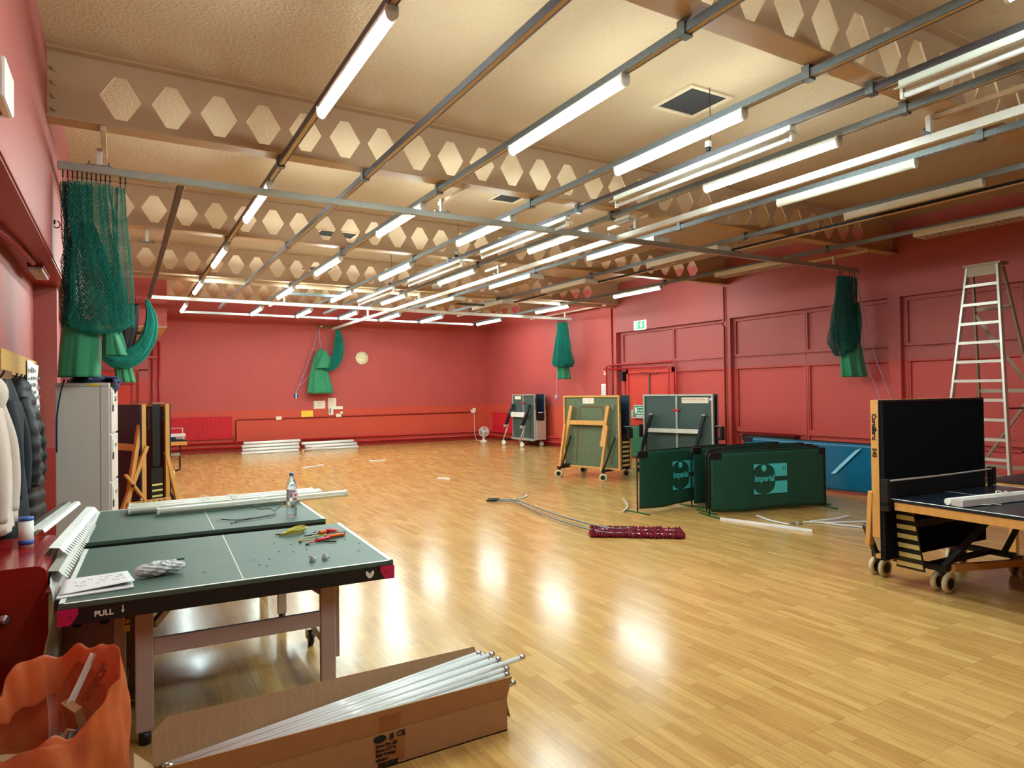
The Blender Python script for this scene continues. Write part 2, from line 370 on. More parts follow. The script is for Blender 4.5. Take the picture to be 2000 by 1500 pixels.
# back left door in its frame
o = thing('door_1', 'red door', 'door', (0, YB, 0)); o['kind'] = 'structure'
for k in ('label', 'category'): del o[k]
b = MB(); b.bx(-.5, .62, -.06, 0, 2.36, 2.70); b.bx(.40, .62, -.06, 0, 0, 2.4); b.bx(-.5, .86, -.09, 0, 2.70, 2.76); b.build('door_frame', 'wall_bay', o, bevel=.004)
b = MB(); b.bx(-.48, .40, -.02, 0, .02, 2.36); b.build('door_leaf', 'door_red', o)
b = MB(); b.bx(-.48, .28, -.035, -.02, 1.98, 2.02); b.bx(.22, .25, -.035, -.02, .1, 2.0); b.bx(.36, .40, -.05, -.02, 0, 2.36); b.build('door_moulding', 'red_line', o)
# double fire door in the right wall
o = bpy.data.objects.new('door_2', None); COL.objects.link(o); o.location = (XRR - .05, 12.53, 0); o['kind'] = 'structure'
b = MB(); b.bx(-.05, 0, -.86, -.78, 0, 2.20); b.bx(-.05, 0, .78, .86, 0, 2.20); b.bx(-.05, 0, -.86, .86, 2.08, 2.20); b.build('door_frame', 'door_red', o, bevel=.004)
for s in (-1, 1):
    b = MB(); b.bx(-.028, 0, min(.012 * s, .775 * s), max(.012 * s, .775 * s), .02, 2.07); b.build('door_leaf', 'door_red', o, bevel=.003)
b = MB(); b.bx(-.05, -.03, -.02, .02, .1, 2.06); b.build('door_bolt', 'galv_dark', o)
b = MB(); b.beam((-.05, -.3, 2.06), (-.05, .3, 2.10), .02, .03); b.bx(-.06, -.03, -.05, .05, 2.02, 2.07); b.build('door_closer', 'red_dark', o)
b = MB(); b.bx(-.10, -.03, .45, -.75, .98, 1.03); b.build('push_bar', 'silver', o)

# ------------------------------------------------------------------ castellated roof beams
def truss(y):
    P, X0 = .378, .01
    t = MB(); Z0, Z1, ZM, HB, HT = 3.905, 4.445, 4.157, 3.98, 4.335
    for k in range(-2, 31):
        c = X0 + P * k; tl, fl, fr, tr, nx = c - .153, c - .045, c + .045, c + .153, c + P - .153
        filled = k < 0 or k >= 28
        if c + .2 > XR or nx > XR or tl < XL: continue
        q = lambda a, za, bb, zb, top: t.add([(a, y, za), (bb, y, zb), (bb, y, top), (a, y, top)], [(0, 1, 2, 3)], False)
        if filled:
            q(tl, Z0, nx, Z0, Z1); continue
        for (A, B, zt) in ((tl, fl, (ZM, HT)), (fl, fr, (HT, HT)), (fr, tr, (HT, ZM)), (tr, nx, (ZM, ZM))): q(A, zt[0], B, zt[1], Z1)
        for (A, B, zt) in ((tl, fl, (ZM, HB)), (fl, fr, (HB, HB)), (fr, tr, (HB, ZM)), (tr, nx, (ZM, ZM))): q(A, zt[0], B, zt[1], Z0)
    lastx = max(v[0] for v in t.v); firstx = min(v[0] for v in t.v)
    for (a, c) in ((XL, firstx), (lastx, XR)): t.add([(a, y, Z0), (c, y, Z0), (c, y, Z1), (a, y, Z1)], [(0, 1, 2, 3)], False)
    web = t.build('web', 'truss', None, solid=.014)
    g = MB(); g.bx(XL, XR, y - .09, y + .09, 3.89, 3.905); g.build('flange', 'truss', web)
    g = MB(); g.bx(XL, XR, y - .09, y + .09, 4.445, ZC); g.build('flange', 'truss', web)
    g = MB()
    for z in (3.98, 4.08, 4.19, 4.30):
        for s in (-1, 1): g.lathe([(0, 0), (.018, 0), (.018, .02), (0, .02)], (XL + .05, y - .007 - .02 if s < 0 else y + .007, z), 6, 'y', False)
        g.lathe([(0, 0), (.018, 0), (.018, .02), (0, .02)], (XR - .05, y - .027, z), 6, 'y', False)
    g.build('bolt', 'truss', web)
    web.name = 'roof_beam'
    return web
TL = ['cream castellated roof beam nearest the camera, crossing the top right corner', 'cream castellated roof beam with hexagonal holes, second from the camera, above the near curtain rail',
      'cream castellated roof beam with hexagonal holes, third from the camera', 'cream castellated roof beam fourth from the camera, with a round pipe along it',
      'cream castellated roof beam farthest away, nearest the clock wall']
for y, l in zip(TR, TL): tag(truss(y), l, 'beam')
o = MB().cyl((XL, 13.80, 3.86), (XR, 13.80, 3.86), .05, n=16).build('ceiling_pipe', 'cream'); tag(o, 'long cream round pipe running along the fourth roof beam', 'pipe')

# ------------------------------------------------------------------ lighting trunking
ZT = 3.80   # underside of the trunking
def trunk(name, x, y0, y1, dark, label):
    t = thing(name, label, 'trunking', (x, 0, ZT))
    b = MB(); b.bx(-.027, .027, y0, y1, .012, .055); b.bx(-.027, -.018, y0, y1, 0, .012); b.bx(.018, .027, y0, y1, 0, .012)
    b.build('channel', 'galv_dark' if dark else 'galv', t)
    b = MB(); b.bx(-.0175, .0175, y0, y1, .004, .0118); b.build('cover_strip', 'galv_pale', t)
    for yt in TR + [-0.77]:
        if y0 < yt < y1:
            b = MB(); yy = yt + (.075 if not dark else .0)
            b.cyl((0, yy, .055), (0, yy, .10), .008, n=8); b.bx(-.02, .02, yy - .012, yy + .012, .075, .095)
            b.bx(-.036, -.030, yy - .03, yy + .03, -.012, .085); b.bx(.030, .036, yy - .03, yy + .03, -.012, .085); b.bx(-.036, .036, yy - .03, yy + .03, -.014, -.008); b.bx(-.03, .03, yy - .03, yy + .03, .07, .078)
            b.build('hanger', 'galv', t)
    return t
trunk('light_trunking', 1.29, -4.6, 18.7, True, 'dark lighting channel hung nearest the left wall, carrying lit battens')
trunk('light_trunking', 2.10, -4.6, 18.0, True, 'dark lighting channel with no lights on it, second from the left wall')
trunk('light_trunking', 2.93, -4.6, 18.7, False, 'galvanised lighting channel third from the left wall, carrying lit battens')
trunk('light_trunking', 4.09, -4.6, 18.7, False, 'galvanised lighting channel fourth from the left wall, carrying lit battens')
trunk('light_trunking', 4.70, -4.6, 18.0, True, 'dark lighting channel carrying old unlit one-sided reflector fittings')
trunk('light_trunking', 5.26, -4.6, 18.7, False, 'galvanised lighting channel just left of the white centre rail')
trunk('light_trunking', 6.42, -4.6, 18.7, False, 'galvanised lighting channel just right of the white centre rail')
trunk('light_trunking', 7.66, -4.6, 18.7, False, 'galvanised lighting channel third from the right wall side, with a cable duct beside it')
o = trunk('light_trunking', 9.52, -4.6, 18.7, False, 'galvanised lighting channel nearest the panelled right wall')
t = thing('cable_duct', 'dark narrow cable duct running beside the lighting channel second from the right wall', 'duct', (7.95, 0, 3.74))
MB().bx(-.02, .02, 3.0, 16.5, 0, .035).build('duct_body', 'dark_metal', t); MB().bx(-.024, .024, 3.0, 16.5, -.006, 0).build('lid', 'galv_pale', t)
for (x0, x1, y, lab) in ((2.95, 4.07, 14.3, 'short cross channel at the far end, left of the centre rail'), (6.44, 7.64, 14.3, 'short cross channel at the far end, right of the centre rail'),
                    (1.29, 9.5, 18.55, 'long pale channel joining the far ends of the lighting channels')):
    b = MB(); b.bx(x0, x1, y - .027, y + .027, ZT - .06, ZT - .005); tag(b.build('cross_channel', 'galv' if y < 15 else 'rail'), lab, 'trunking')

# batten lights
def batten_light(lit, loc, label, group):
    t = thing('batten_light', label, 'ceiling light', loc, 0, group)
    L = 1.52; n = 8
    b = MB(); b.bx(-.032, .032, 0, L, -.034, 0); b.build('housing', 'white_metal', t)
    b = MB()
    b.grid(lambda u, v: (.035 * math.cos(math.pi * u), .02 + (L - .04) * v, -.034 - .048 * math.sin(math.pi * u)), n, 1, smooth=True)
    b.add([(.035, .02, -.034), (-.035, .02, -.034), (-.035, L - .02, -.034), (.035, L - .02, -.034)], [(0, 1, 2, 3)])
    b.build('diffuser', 'lit' if lit else 'diff_off', t)
    for e in (0, L - .02):
        pts = [(.037 * math.cos(math.pi * k / 8), e, -.036 - .05 * math.sin(math.pi * k / 8)) for k in range(9)] + [(-.037, e, 0), (.037, e, 0)]
        MB().poly(pts, (0, .02, 0)).build('end_cap', 'white_metal', t)
    return t
lit_rows = [-3.1, 0.2, 3.45, 6.93, 10.2, 13.45, 16.85]
XS = {'A': 1.29, 'C': 2.93, 'D': 4.09, 'F': 5.26, 'H': 6.42, 'I': 7.66, 'J': 9.52}
LN = {'A': 'channel nearest the left wall', 'C': 'third channel from the left wall', 'D': 'fourth channel from the left wall', 'F': 'channel just left of the white centre rail',
      'H': 'channel just right of the white centre rail', 'I': 'second channel from the right wall', 'J': 'channel nearest the right wall'}
RN = ['', 'added row behind the camera', 'row nearest the camera', 'second row', 'third row', 'fourth row', 'farthest row']
protoL = batten_light(True, (0, 0, ZT), '', 'lit LED battens'); protoU = batten_light(False, (0, 0, ZT), '', None)
firstL = [True]
def put_lit(k, i):
    lab = 'lit white batten, %s, %s' % (LN[k], RN[i])
    o = protoL if firstL[0] else dup(protoL); firstL[0] = False
    o.location = (XS[k], lit_rows[i], ZT); o['label'] = lab
for k in 'ACDF':
    for i in range(2, 7): put_lit(k, i)
for k, i in (('H', 6), ('I', 6), ('J', 6), ('J', 5), ('J', 4), ('D', 1), ('F', 1), ('A', 1)): put_lit(k, i)  # battens behind the camera are unseen, added to light the foreground
for (k, i, l) in (('H', 2, 'unlit white batten beside the white centre rail, nearest the camera'), ('I', 2, 'unlit cream batten on the second channel from the right wall, nearest the camera')):
    o = protoU if k == 'H' else dup(protoU); o.location = (XS[k], lit_rows[i], ZT); o['label'] = l

def louvre_light(loc, label, group='old louvred ceiling fittings'):
    t = thing('louvre_light', label, 'ceiling light', loc, 0, group); L = 1.55; W = .15
    b = MB(); b.bx(-W, W, 0, L, -.012, 0); b.bx(-W, -W + .012, 0, L, -.085, 0); b.bx(W - .012, W, 0, L, -.085, 0); b.bx(-W, W, 0, .012, -.085, 0); b.bx(-W, W, L - .012, L, -.085, 0)
    b.build('housing', 'white_metal', t)
    b = MB(); n = 20
    for r in range(2):
        xa, xb = -W + .02 + r * (W - .02), -.002 + r * (W - .016)
        for q in range(n):
            y = .02 + (L - .04) * (q + .5) / n; h = (L - .04) / n * .42
            b.poly([(xa, y - h, -.088), (xa, y + h, -.088), ((xa + xb) / 2, y + h * .15, -.088), ((xa + xb) / 2, y - h * .15, -.088)], (0, 0, .03))
            b.poly([(xb, y + h, -.088), (xb, y - h, -.088), ((xa + xb) / 2, y - h * .15, -.088), ((xa + xb) / 2, y + h * .15, -.088)], (0, 0, .03))
    b.bx(-.004, .004, .012, L - .012, -.088, -.02)
    b.build('louvre', 'louvre', t)
    b = MB(); [b.cyl((x, .03, -.035), (x, L - .03, -.035), .014, n=8) for x in (-.065, .065)]; b.build('tube', 'tube', t)
    return t
lp = louvre_light((0, 0, 0), ''); first = True
for (k, y, z, l) in (('H', 6.95, 0, 'louvred fitting just right of the white centre rail, nearest of its channel'), ('H', 10.2, 0, 'louvred fitting just right of the white centre rail, third row from the camera'),
                     ('H', 13.4, 0, 'louvred fitting just right of the white centre rail, fourth row from the camera'), ('I', 6.95, 0, 'louvred fitting on the second channel from the right wall, second row from the camera'),
                     ('I', 10.2, 0, 'louvred fitting on the second channel from the right wall, third row'), ('I', 13.4, 0, 'louvred fitting on the second channel from the right wall, fourth row'),
                     ('J', 3.55, 0, 'large louvred fitting near the top right beside the panelled wall'), ('J', 7.1, 0, 'louvred fitting nearest the right wall, just beyond the near curtain rail')):
    o = lp if first else dup(lp); first = False
    o.location = (XS[k] + (.09 if k != 'J' else .0), y, ZT); o['label'] = l
def bare_batten(loc, label):
    t = thing('reflector_light', label, 'ceiling light', loc, 0, 'old unlit reflector fittings'); L = 2.24
    b = MB(); b.bx(-.035, .035, 0, L, -.055, 0); b.build('housing', 'refl', t, bevel=.003)
    b = MB(); b.poly([(-.036, 0, -.04), (-.10, 0, -.075), (-.10, 0, -.079), (-.034, 0, -.058), (.034, 0, -.058), (.10, 0, -.079), (.10, 0, -.075), (.036, 0, -.04)], (0, L, 0)); b.build('reflector', 'refl', t)
    b = MB(); b.cyl((0, .03, -.105), (0, L - .03, -.105), .019, n=10); b.build('tube', 'tube', t)
    for y in (0, L - .02): MB().bx(-.016, .016, y, y + .02, -.128, -.05).build('lamp_holder', 'white_plastic', t)
    return t
rp = bare_batten((0, 0, 0), ''); first = True
for y, l in ((.38, 'old reflector fitting on the dark fifth channel, cut by the right edge of the photo'), (3.49, 'old unlit reflector fitting nearest the square ceiling vent'), (6.65, 'old unlit reflector fitting crossing the near curtain rail'),
             (9.6, 'old unlit reflector fitting, second beyond the near curtain rail'), (12.7, 'old unlit reflector fitting farthest from the camera')):
    o = rp if first else dup(rp); first = False; o.location = (4.70, y, ZT); o['label'] = l

# ------------------------------------------------------------------ curtain rails with posts and brackets
def rail(label, p, q, m):
    b = MB(); b.beam(p, q, .055, .07); return tag(b.build('curtain_rail', m, bevel=.004), label, 'rail')
ZR = 3.685
rail('grey curtain rail crossing the whole room near the camera', (-.47, 6.94, ZR), (11.02, 6.94, ZR), 'rail')
rail('white curtain rail crossing the room in front of the clock wall', (.46, 15.4, ZR), (10.95, 15.4, ZR), 'white_metal')
rail('long white centre rail running from overhead to the wall with the clock', (5.69, -4.6, ZR), (5.69, 20.8, ZR), 'white_metal')
rail('thin dark curtain rail running down the left side of the room', (.50, 6.98, ZR), (.50, 15.37, ZR), 'galv_dark')  # side rail in dull dark metal
def post(x, y, yt, label, arm=None):
    """square post between a roof beam and a rail, with the arm that clamps it to the beam flange"""
    t = thing('rail_bracket', label, 'bracket', (x, y, 0))
    z1 = 3.86 if arm else 3.89
    MB().bx(-.02, .02, -.02, .02, 3.72, z1 + .02).build('post', 'white_metal', t, bevel=.003)
    if arm: b = MB(); b.beam((.04, arm[0] - y, 3.865), (.04, arm[1] - y, 3.865), .04, .04); b.build('arm', 'cream', t, bevel=.003)
    b = MB()
    for s in (-1, 1): b.cyl((s * .075, 0, 3.72), (s * .075, 0, 3.76), .008, n=6)
    b.bx(-.1, .1, -.025, .025, 3.72, 3.728); b.build('bolt_plate', 'galv', t)
    return t
post(-.16, 6.94, 6.43, 'white bracket above the near left net, hung from the second roof beam', (6.35, 7.1))
post(3.16, 6.94, 6.43, 'white bracket on the near curtain rail, left of the centre rail', (6.35, 7.1))
post(5.69, 6.55, 6.43, 'white bracket where the near curtain rail meets the centre rail', (6.35, 7.15))
post(5.69, 2.95, 2.83, 'white bracket holding the centre rail at the top right', (2.2, 3.0))
post(10.35, 6.94, 6.43, 'cream bracket with long arm above the near right net', (6.35, 7.5))
post(8.0, 6.94, 6.43, 'cream bracket on the near curtain rail, right of the centre rail', (6.35, 7.1))
post(5.69, 10.15, 10.03, 'white bracket holding the centre rail at the third roof beam', (9.9, 10.7))
post(5.69, 13.75, 13.63, 'white bracket holding the centre rail at the fourth roof beam', None)
post(5.69, 17.33, 17.23, 'white bracket holding the centre rail near the clock wall', None)
post(3.14, 15.4, 17.23, 'white bracket on the far curtain rail, left of the centre rail', (15.3, 17.3))
post(10.75, 15.4, 17.23, 'cream bracket with long arm above the net on the far right wall', (13.6, 17.3))
post(.30, 10.1, 10.03, 'white bracket holding the left side curtain rail', None)
t = thing('corner_clamp', 'grey clamp joining the near curtain rail to the centre rail', 'clamp', (5.62, 6.94, ZR)); MB().bx(-.06, .06, -.03, .03, -.04, .04).build('plate', 'rail', t)
b = MB(); b.cyl((-.05, 0, .04), (-.05, 0, .075), .008, n=6); b.cyl((.12, 0, .04), (.12, 0, .075), .008, n=6); b.build('bolt', 'galv', t)

# ------------------------------------------------------------------ ceiling vents, sensors
def vent(x0, x1, y0, y1, z, label, m='cream'):
    t = thing('ceiling_vent', label, 'vent', ((x0 + x1) / 2, (y0 + y1) / 2, z)); a, c = (x1 - x0) / 2, (y1 - y0) / 2
    b = MB()
    for (p, q, r_, s) in ((-a, a, -c, -c + .04), (-a, a, c - .04, c), (-a, -a + .04, -c + .04, c - .04), (a - .04, a, -c + .04, c - .04)): b.bx(p, q, r_, s, -.022, 0)
    b.build('frame', m, t, bevel=.003)
    MB().bx(-a + .04, a - .04, -c + .04, c - .04, -.008, -.002).build('mesh_panel', 'vent_dark', t)
vent(4.5, 5.05, 4.38, 4.92, ZC, 'dusty square ceiling vent between the first two roof beams')
vent(4.58, 5.02, 8.02, 8.48, ZC, 'dark square ceiling vent beyond the second roof beam')
vent(.72, 1.10, 3.1, 3.5, ZC, 'pale square ceiling vent cut off by the top edge of the photo')
vent(2.9, 3.6, 11.3, 11.8, ZC, 'pale ceiling vent seen through the third roof beam'); vent(3.4, 4.1, 14.7, 15.2, ZC, 'pale ceiling vent seen through the fourth roof beam')
def sensor(x, y, z, zt, label):
    t = thing('sensor', label, 'sensor', (x, y, z)); b = MB(); b.lathe([(0, .055), (.03, .055), (.032, .0), (.032, 0)], n=16); b.build('base', 'white_plastic', t)
    MB().lathe([(0, -.035), (.022, -.03), (.03, 0), (0, 0)], n=16).build('lens', 'black', t)
    MB().tube(smoothpath([(0, 0, .055), (.03, 0, .12), (.05, .02, zt - z)], 4), .004, 5).build('cable', 'dark_metal', t)
sensor(4.66, 4.35, 3.89, ZC, 'small white and black sensor above the nearest reflector fitting'); sensor(4.66, 9.7, 3.88, ZC, 'small sensor on a looped cable above the middle reflector fitting'); sensor(4.66, 12.8, 3.88, ZC, 'small sensor on a cable above the farthest reflector fitting')
def emergency(x, y, label):
    t = thing('emergency_light', label, 'emergency light', (x, y, 3.79)); MB().bx(-.05, .05, -.14, .14, -.03, .0).build('base', 'white_plastic', t)
    MB().bx(-.045, .045, -.13, .13, -.075, -.03).build('cover', 'clear', t, bevel=.01)
emergency(5.34, 6.35, 'small clear emergency light near the centre rail'); emergency(5.34, 12.0, 'small clear emergency light farther along the centre rail')
t = thing('emergency_light', 'red-stained emergency light under the left wall ledge', 'emergency light', (-.64, 7.35, 2.85)); MB().bx(-.06, .06, -.3, .3, -.045, 0).build('base', 'red_dark', t, bevel=.006); MB().bx(-.05, .05, -.3, .3, -.07, -.045).build('cover', 'dirty_white', t, bevel=.006)
t = thing('wall_speaker', 'white box on the upper left wall cut by the photo edge', 'speaker', (XL, 3.93, 3.16)); MB().bx(0, .05, -.14, .14, -.11, .09).build('case', 'white_plastic', t, bevel=.015)
b = MB(); b.tube(smoothpath([(-.74, 5.4, 1.92), (-.74, 5.4, 2.6), (-.72, 5.45, 2.78), (-.66, 6.2, 2.80), (-.64, 6.9, 2.81)], 5), .018, 10); tag(b.build('conduit', 'red_dark'), 'dark red conduit bending under the left wall ledge', 'pipe')
t = thing('wall_hook', 'small steel ring hook high on the left wall near the net', 'hook', (XL, 7.0, 3.2)); b = MB(); b.lathe([(0, 0), (.02, 0), (.02, .01), (0, .01)], n=10, axis='x'); b.tube([(.02 + .025 * math.sin(a), 0, .03 * math.cos(a) - .02) for a in [k * .6 for k in range(11)]], .005, 6); b.build('ring', 'dark_metal', t)

# ------------------------------------------------------------------ nets
def net_mesh(path, rx, ry, pleats, amp, nu, nv, ph=0, phase2=0):
    """diamond mesh round a gathered bag that follows path; rx, ry half widths per path point"""
    P = smoothpath(path, 8); N = len(P)
    def at(lst, t):
        f = t * (len(lst) - 1); i = min(int(f), len(lst) - 2); return lst[i] + (lst[i + 1] - lst[i]) * (f - i)
    vs, idx = [], {}
    for j in range(nv + 1):
        t = j / nv; f = t * (N - 1); i = min(int(f), N - 2); c = P[i].lerp(P[i + 1], f - i)
        d = (P[min(i + 1, N - 1)] - P[i]).normalized()
        # frame: x-ish, y-ish perpendicular to path
        yv = Vector((0, 1, 0)); xv = yv.cross(d).normalized() if abs(d.y) < .95 else Vector((1, 0, 0)); yv = d.cross(xv)
        a, b_ = at(rx, t), at(ry, t)
        for k in range(2 * nu):
            if (k + j) % 2: continue
            th = math.pi * k / nu + phase2 * t
            w_ = 1 + amp * math.sin(pleats * th + ph + 1.5 * math.sin(3 * t)) + .04 * math.sin(23 * t + 5 * th)
            idx[(k, j)] = len(vs); vs.append(c + xv * a * w_ * math.cos(th) + yv * b_ * w_ * math.sin(th))
    fs = []
    for j in range(1, nv):
        for k in range(2 * nu):
            if (k + j) % 2:
                fs.append((idx[(k, j - 1)], idx[((k + 1) % (2 * nu), j)], idx[(k, j + 1)], idx[((k - 1) % (2 * nu), j)]))
    return vs, fs
def net(name, layers, parent, m, th=.0035):
    b = MB()
    for L in layers: v, f = net_mesh(*L); b.add(v, f, False)
    me = bpy.data.meshes.new(name); me.from_pydata(b.v, [], b.f); me.materials.append(M[m]); me.update()
    o = bpy.data.objects.new(name, me); COL.objects.link(o); o.parent = parent
    md = o.modifiers.new('cords', 'WIREFRAME'); md.thickness = th; md.use_even_offset = False; md.use_replace = True
    return o
def skirt(name, path, rx, ry, pleats, amp, parent, m, nu=90, nv=24, ph=0):
    P = smoothpath(path, 6); N = len(P)
    def at(lst, t):
        f = t * (len(lst) - 1); i = min(int(f), len(lst) - 2); return lst[i] + (lst[i + 1] - lst[i]) * (f - i)
    def fn(u, v):
        f = v * (N - 1); i = min(int(f), N - 2); c = P[i].lerp(P[i + 1], f - i); th = 2 * math.pi * u
        w_ = 1 + amp * (math.sin(pleats * th + ph) + .4 * math.sin((pleats * 2 + 1) * th + 2 * v)) * (.4 + .6 * v)
        return (c.x + at(rx, v) * w_ * math.cos(th), c.y + at(ry, v) * w_ * math.sin(th), c.z)
    return MB().grid(fn, nu, nv, True).build(name, m, parent, solid=.004)
def hooks(xs, y, parent, z=3.65):
    for x in xs:
        b = MB(); b.cyl((x, y, z), (x, y, z - .045), .006, n=6); b.ball((x, y, z - .055), .009, 8); b.cyl((x, y, z - .05), (x, y, z - .10), .003, n=5)
        b.build('rail_hook', 'dark_metal', parent)

t = thing('sports_net', 'big bunched green net with canvas skirt hanging at the near left rail end', 'net', (0, 0, 0))
N1 = [(-.24, 6.94, 3.56), (-.23, 6.94, 3.25), (-.21, 6.94, 2.9), (-.19, 6.94, 2.55), (-.18, 6.94, 2.32), (-.17, 6.94, 2.22)]
net('netting', [(N1, [.17, .18, .19, .24, .25, .12], [.10, .12, .15, .2, .22, .1], 7, .09, 62, 80), (N1, [.12, .13, .16, .2, .24, .15], [.07, .09, .12, .17, .2, .1], 9, .12, 54, 78, 1.0, .8)], t, 'net', .004)
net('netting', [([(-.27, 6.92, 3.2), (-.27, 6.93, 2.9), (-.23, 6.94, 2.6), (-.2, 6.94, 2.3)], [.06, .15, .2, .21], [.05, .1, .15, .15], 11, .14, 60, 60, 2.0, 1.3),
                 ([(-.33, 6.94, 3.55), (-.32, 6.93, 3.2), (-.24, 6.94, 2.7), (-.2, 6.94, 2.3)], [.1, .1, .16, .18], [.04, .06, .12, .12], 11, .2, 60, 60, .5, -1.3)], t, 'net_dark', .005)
net('netting', [([(0.0, 6.9, 3.54), (0.0, 6.9, 3.2), (.02, 6.9, 2.7), (.0, 6.9, 2.3)], [.035, .05, .07, .1], [.04, .05, .07, .09], 5, .15, 34, 70, 1.2)], t, 'net', .0035)
skirt('canvas_skirt', [(-.30, 6.98, 2.34), (-.31, 6.99, 2.1), (-.32, 7.0, 1.85)], [.14, .15, .155], [.12, .14, .15], 7, .06, t, 'canvas')
skirt('canvas_skirt', [(-.09, 6.93, 2.26), (-.07, 6.92, 2.15), (-.05, 6.9, 2.04)], [.05, .07, .09], [.05, .07, .07], 5, .12, t, 'canvas')
hooks([-.43 + .035 * i for i in range(11)] + [.0, .04], 6.94, t)
t = thing('sports_net', 'green net swagged to the left wall from the far rail end', 'net', (0, 0, 0))
N2 = [(.45, 15.4, 3.62), (.53, 15.4, 3.3), (.50, 15.4, 2.95), (.36, 15.4, 2.62), (.14, 15.4, 2.42), (-.10, 15.4, 2.40), (-.3, 15.4, 2.52)]
net('netting', [(N2, [.03, .09, .13, .15, .17, .15, .1], [.03, .08, .12, .13, .15, .14, .1], 7, .1, 46, 100), (N2, [.02, .07, .10, .13, .14, .13, .08], [.02, .06, .1, .11, .13, .1, .1], 9, .15, 46, 100, 1, 2)], t, 'net', .009)
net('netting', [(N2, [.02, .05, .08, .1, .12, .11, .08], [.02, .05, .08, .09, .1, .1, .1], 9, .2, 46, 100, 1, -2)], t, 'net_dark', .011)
skirt('canvas_skirt', [(-.05, 15.5, 3.0), (.0, 15.5, 2.5), (.08, 15.5, 1.95)], [.05, .12, .16], [.05, .08, .1], 7, .15, t, 'canvas')
skirt('shadow_panel', [(.22, 15.55, 3.55), (.15, 15.55, 3.0), (.05, 15.55, 2.5)], [.1, .13, .12], [.03, .03, .03], 5, .1, t, 'black')  # black sheet standing in for the dark shadow behind the swagged net
hooks([-.05 + .05 * i for i in range(10)], 15.4, t)
t = thing('sports_net', 'green net and canvas hanging from the far end of the centre rail', 'net', (0, 0, 0))
N3 = [(5.80, 20.60, 3.66), (5.83, 20.6, 3.3), (5.80, 20.6, 2.9), (5.66, 20.6, 2.62), (5.40, 20.6, 2.52), (5.2, 20.6, 2.66)]
net('netting', [(N3, [.05, .13, .15, .17, .16, .1], [.04, .1, .12, .13, .13, .08], 7, .1, 44, 90), (N3, [.03, .1, .12, .14, .14, .1], [.03, .08, .1, .1, .1, .08], 9, .15, 44, 90, 1, 2)], t, 'net', .009)
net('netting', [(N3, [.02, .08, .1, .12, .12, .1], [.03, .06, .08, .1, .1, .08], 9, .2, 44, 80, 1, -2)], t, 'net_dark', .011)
skirt('canvas_skirt', [(5.28, 20.66, 3.06), (5.26, 20.66, 2.8), (5.24, 20.66, 2.3), (5.28, 20.64, 1.68)], [.04, .17, .26, .38], [.04, .1, .12, .14], 8, .12, t, 'canvas')
skirt('canvas_fold', [(5.36, 20.58, 3.0), (5.38, 20.5, 2.75), (5.28, 20.46, 2.45)], [.05, .15, .18], [.03, .04, .05], 5, .12, t, 'canvas')
b = MB(); b.tube(smoothpath([(5.28, 20.74, 3.74), (5.27, 20.72, 3.35), (5.30, 20.7, 3.08)], 5), .010, 6); b.tube(smoothpath([(5.27, 20.76, 3.72), (4.95, 20.76, 2.7), (4.62, 20.78, 1.85), (4.55, 20.8, 1.72)], 5), .010, 6); b.tube(smoothpath([(5.29, 20.7, 3.05), (5.05, 20.7, 2.55), (4.9, 20.75, 2.15), (4.64, 20.78, 1.9), (4.57, 20.8, 1.7)], 5), .010, 6); b.build('cord', 'cord', t)
tt = thing('cord_cleat', 'small blue cord cleat on the wall below the hanging net', 'cleat', (4.57, YB, 1.62)); MB().lathe([(0, -.03), (.07, -.02), (.07, 0), (0, 0)], n=18, axis='y').build('disc', 'blue_cap', tt); MB().bx(-.015, .015, -.05, -.03, -.09, .09).build('bar', 'white_plastic', tt)
t = thing('sports_net', 'green net with canvas skirt hanging by the far right wall', 'net', (0, 0, 0))
N4 = [(10.66, 15.4, 3.58), (10.66, 15.4, 3.2), (10.65, 15.4, 2.8), (10.66, 15.4, 2.45), (10.66, 15.4, 2.33)]
net('netting', [(N4, [.15, .2, .27, .34, .26], [.06, .1, .15, .2, .12], 9, .08, 56, 80), (N4, [.12, .16, .22, .3, .26], [.05, .08, .1, .15, .12], 11, .12, 50, 80, 1, 1)], t, 'net', .009)
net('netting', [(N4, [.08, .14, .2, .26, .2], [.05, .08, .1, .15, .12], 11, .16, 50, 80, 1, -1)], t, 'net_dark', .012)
skirt('canvas_skirt', [(10.70, 15.45, 2.75), (10.70, 15.45, 2.4), (10.72, 15.45, 2.0)], [.1, .19, .22], [.08, .1, .12], 6, .12, t, 'canvas')
skirt('canvas_core', [(10.66, 15.42, 3.15), (10.66, 15.42, 2.8), (10.66, 15.42, 2.45)], [.05, .14, .2], [.04, .08, .1], 5, .1, t, 'canvas')
b = MB(); b.tube(smoothpath([(10.5, 15.42, 2.3), (10.45, 15.42, 1.9), (10.44, 15.42, 1.55)], 4), .008, 6); b.ball((10.44, 15.42, 1.49), .05, 10, 1, 1, 1.5); b.build('pull_cord', 'cord', t); hooks([10.5 + .045 * i for i in range(8)], 15.4, t)
t = thing('sports_net', 'green net with canvas skirt hanging by the near right wall panels', 'net', (0, 0, 0))
N5 = [(10.52, 6.94, 3.56), (10.58, 6.94, 3.25), (10.60, 6.94, 2.8), (10.60, 6.94, 2.45), (10.66, 6.94, 2.30)]
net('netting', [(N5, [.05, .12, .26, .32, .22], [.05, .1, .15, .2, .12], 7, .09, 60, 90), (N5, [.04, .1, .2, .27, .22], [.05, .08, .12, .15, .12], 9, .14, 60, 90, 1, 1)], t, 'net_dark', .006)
net('netting', [([(10.83, 6.94, 3.56), (10.8, 6.94, 3.3), (10.72, 6.94, 2.9), (10.62, 6.94, 2.4)], [.14, .14, .16, .2], [.05, .06, .12, .14], 11, .12, 60, 70, 1, -1)], t, 'net_dark', .007)
